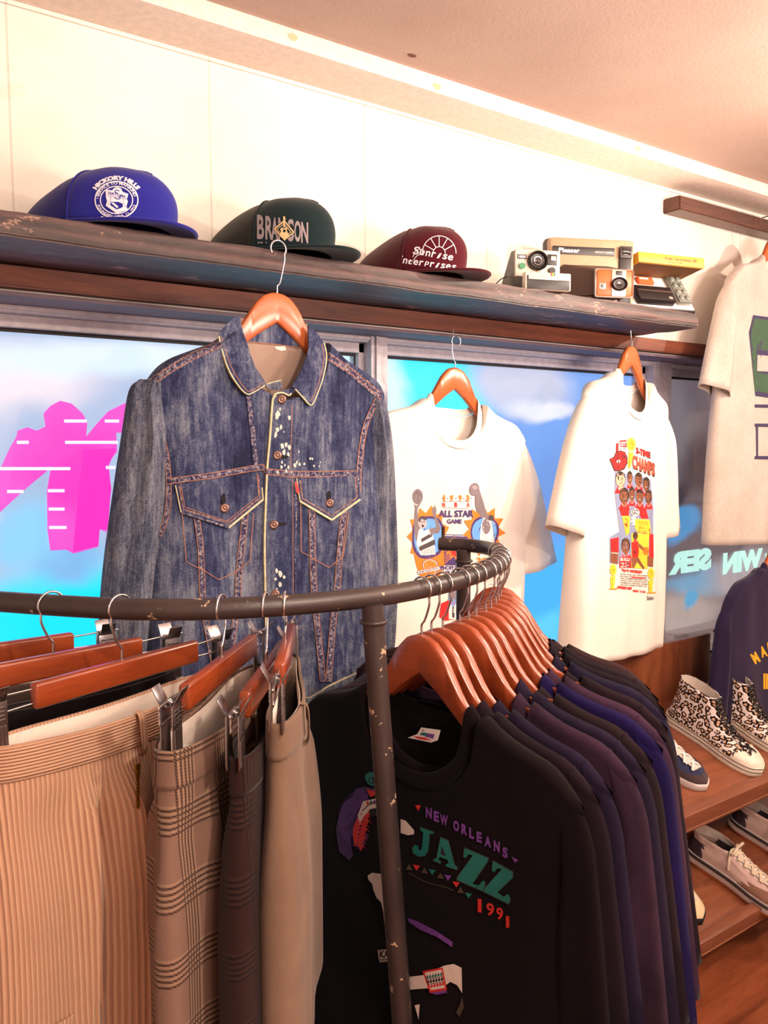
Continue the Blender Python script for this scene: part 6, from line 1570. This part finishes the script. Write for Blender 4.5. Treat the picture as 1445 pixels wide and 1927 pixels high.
# low shoes
def lowshoe(label, px, py, k, rz, mats, L=.32, W=.056, chunky=False, grp=None, laces=None, name='sneaker'):
    up_, mud, sole_, lin_ = mats[:4]
    r = thing(name, label, 'shoe', (0, 0, 0), 0, grp)
    if chunky:
        rings_obj('outsole', [foot_ring(z, L, W, g0, L + g, 1.03 + g * 3) for z, g, g0 in ((0, -.006, .02), (.004, .0, .004), (.012, .003, -.004))], mats[4], r, True, True)
        rings_obj('midsole', [foot_ring(z, L, W, -g, L + g * .4, 1.05 + b_) for z, g, b_ in ((.010, .006, .0), (.020, .010, .03), (.030, .009, .02), (.040, .003, -.04))], sole_, r, True, True)
        tube('midsole_band', foot_ring(.0335, L, W, -.001, L + .002, 1.07), .0048, mats[5], r, 8, closed=True)
        zb = .032
    else:
        rings_obj('sole', [foot_ring(z, L, W, -g, L + g, 1.0 + g * 8) for z, g in ((0, .0), (.003, .003), (.018, .003), (.022, .001))], sole_, r, True, True); zb = .020
    zs = [zb, zb + .010, zb + .020, zb + .030, zb + .040, zb + .052, zb + .064, zb + .072]
    fr = [L - .002, L - .006, L - .022, L - .056, L - .104, L - .150, L - .188, L - .208]; hl = [.003, .001, .0, .002, .006, .008, .006, .004]; nr = [.97, .97, .92, .84, .76, .70, .66, .66]
    rg = [foot_ring(z, L, W, h_, f_, n_) for z, f_, h_, n_ in zip(zs, fr, hl, nr)]
    rings_obj('upper', rg, up_, r, th=.0025)
    rings_obj('lining', [[Vector((q_.x * .92, q_.y * .985, q_.z + .0006)) for q_ in row] for row in rg[4:]], lin_, r)
    # mudguard round the toe and heel counter
    def wrap(nm, cond, m, j1, g=.0016):
        rows = []
        for row in rg[:j1]:
            rows.append([Vector((p.x * 1.03, p.y * (1.0 + .006), p.z + .0004)) if cond(p) else Vector((p.x * .9, p.y * .97, p.z - .002)) for p in row])
        return rings_obj(nm, rows, m, r, smooth=80)
    wrap('toe_overlay', lambda p: p.y < -L * .10 - .9 * max(0, p.z - zb - .012) + (.5 * abs(p.x) if chunky else 0), mud, 4 if chunky else 3)
    wrap('heel_counter', lambda p: p.y > L * .30, mats[-1] if chunky else mud, 6)
    def inst(f):
        zz = zb + .026 + .044 * f; ff = float(np.interp(zz, zs, fr)); return zz, -(ff - L / 2)
    tg = [];
    for k2 in range(9): zz, yy = inst(k2 / 8 * 1.25); tg.append((0, yy - .001, zz + .003))
    tube('tongue', spline(tg, 3), .016, lin_, r, 12, flat=.25, up=(0, -.5, 1))
    if laces:
        for k2 in range(6):
            z0_, y0_ = inst(k2 / 6); z1_, y1_ = inst((k2 + .9) / 6)
            for s_ in (-1, 1):
                lace(r, [(s_ * .022, y0_ + .002, z0_ + .002), (s_ * .010, (y0_ + y1_) / 2 - .003, (z0_ + z1_) / 2 + .009), (-s_ * .008, y1_ - .003, z1_ + .009), (-s_ * .021, y1_ + .002, z1_ + .002)], .0042, laces)
        zt_, yt_ = inst(1.05)
        for s_ in (-1, 1):
            lace(r, [(0, yt_, zt_ + .012), (s_ * .022, yt_ - .006, zt_ + .026), (s_ * .042, yt_ - .004, zt_ + .012), (s_ * .030, yt_ + .002, zt_ + .002), (s_ * .004, yt_, zt_ + .012)], .0034, laces)
            lace(r, [(0, yt_, zt_ + .012), (s_ * .026, yt_ + .006, zt_ + .010), (s_ * .046, yt_ - .004, zt_ - .016), (s_ * .050, yt_ - .010, zt_ - .040)], .0034, laces)
    place_shoe(r, px, py, k, rz, L); return r
M_nsu = cloth('navy_suede', S(52, 56, 88), S(40, 42, 70), scale=500); M_mud = cloth('grey_suede', S(82, 66, 68), S(66, 52, 54), scale=500); M_wsole = plain('sole_white', S(216, 206, 204), .5)
lowshoe('navy suede low sneaker with grey toe guard on the upper shelf beside the tees', 1160, 1376, 0, math.radians(4), (M_nsu, M_mud, M_wsole, M_canv), laces=M_label)
M_pink = cloth('pale_pink_suede', S(206, 180, 172), S(186, 158, 152), scale=500); M_bsu = cloth('brown_suede', S(142, 104, 88), S(116, 84, 70), scale=500); M_gum = plain('gum_orange', S(176, 100, 54), .5); M_dk = plain('midsole_black', S(44, 32, 34), .5)
M_lc = cloth('lace_cream', S(226, 212, 190), S(206, 188, 164), scale=500, bump=.5)
mr = (M_pink, M_bsu, plain('midsole_pale', S(206, 196, 196), .4), M_canv, M_gum, M_dk, plain('runner_dark_panel', S(56, 42, 52), .7))
lowshoe('chunky brown and pink runner with cream laces, left of the two on the lower shelf', 1288, 1600, 1, math.radians(10), mr, L=.35, W=.064, chunky=True, grp='chunky runners on the lower shelf', laces=M_lc)
lowshoe('chunky brown and pink runner on the lower shelf, behind and right of its mate', 1370, 1545, 1, math.radians(10), mr, L=.35, W=.064, chunky=True, grp='chunky runners on the lower shelf', laces=M_lc)
M_cr = cloth('cream_leather', S(232, 214, 176), S(220, 198, 160), scale=300, bump=.1)
lowshoe('cream low shoe with black sole peeking out below the hems of the rack tees', 1158, 1604, 1, math.radians(2), (M_cr, M_cr, M_blk, M_canv), laces=M_label)
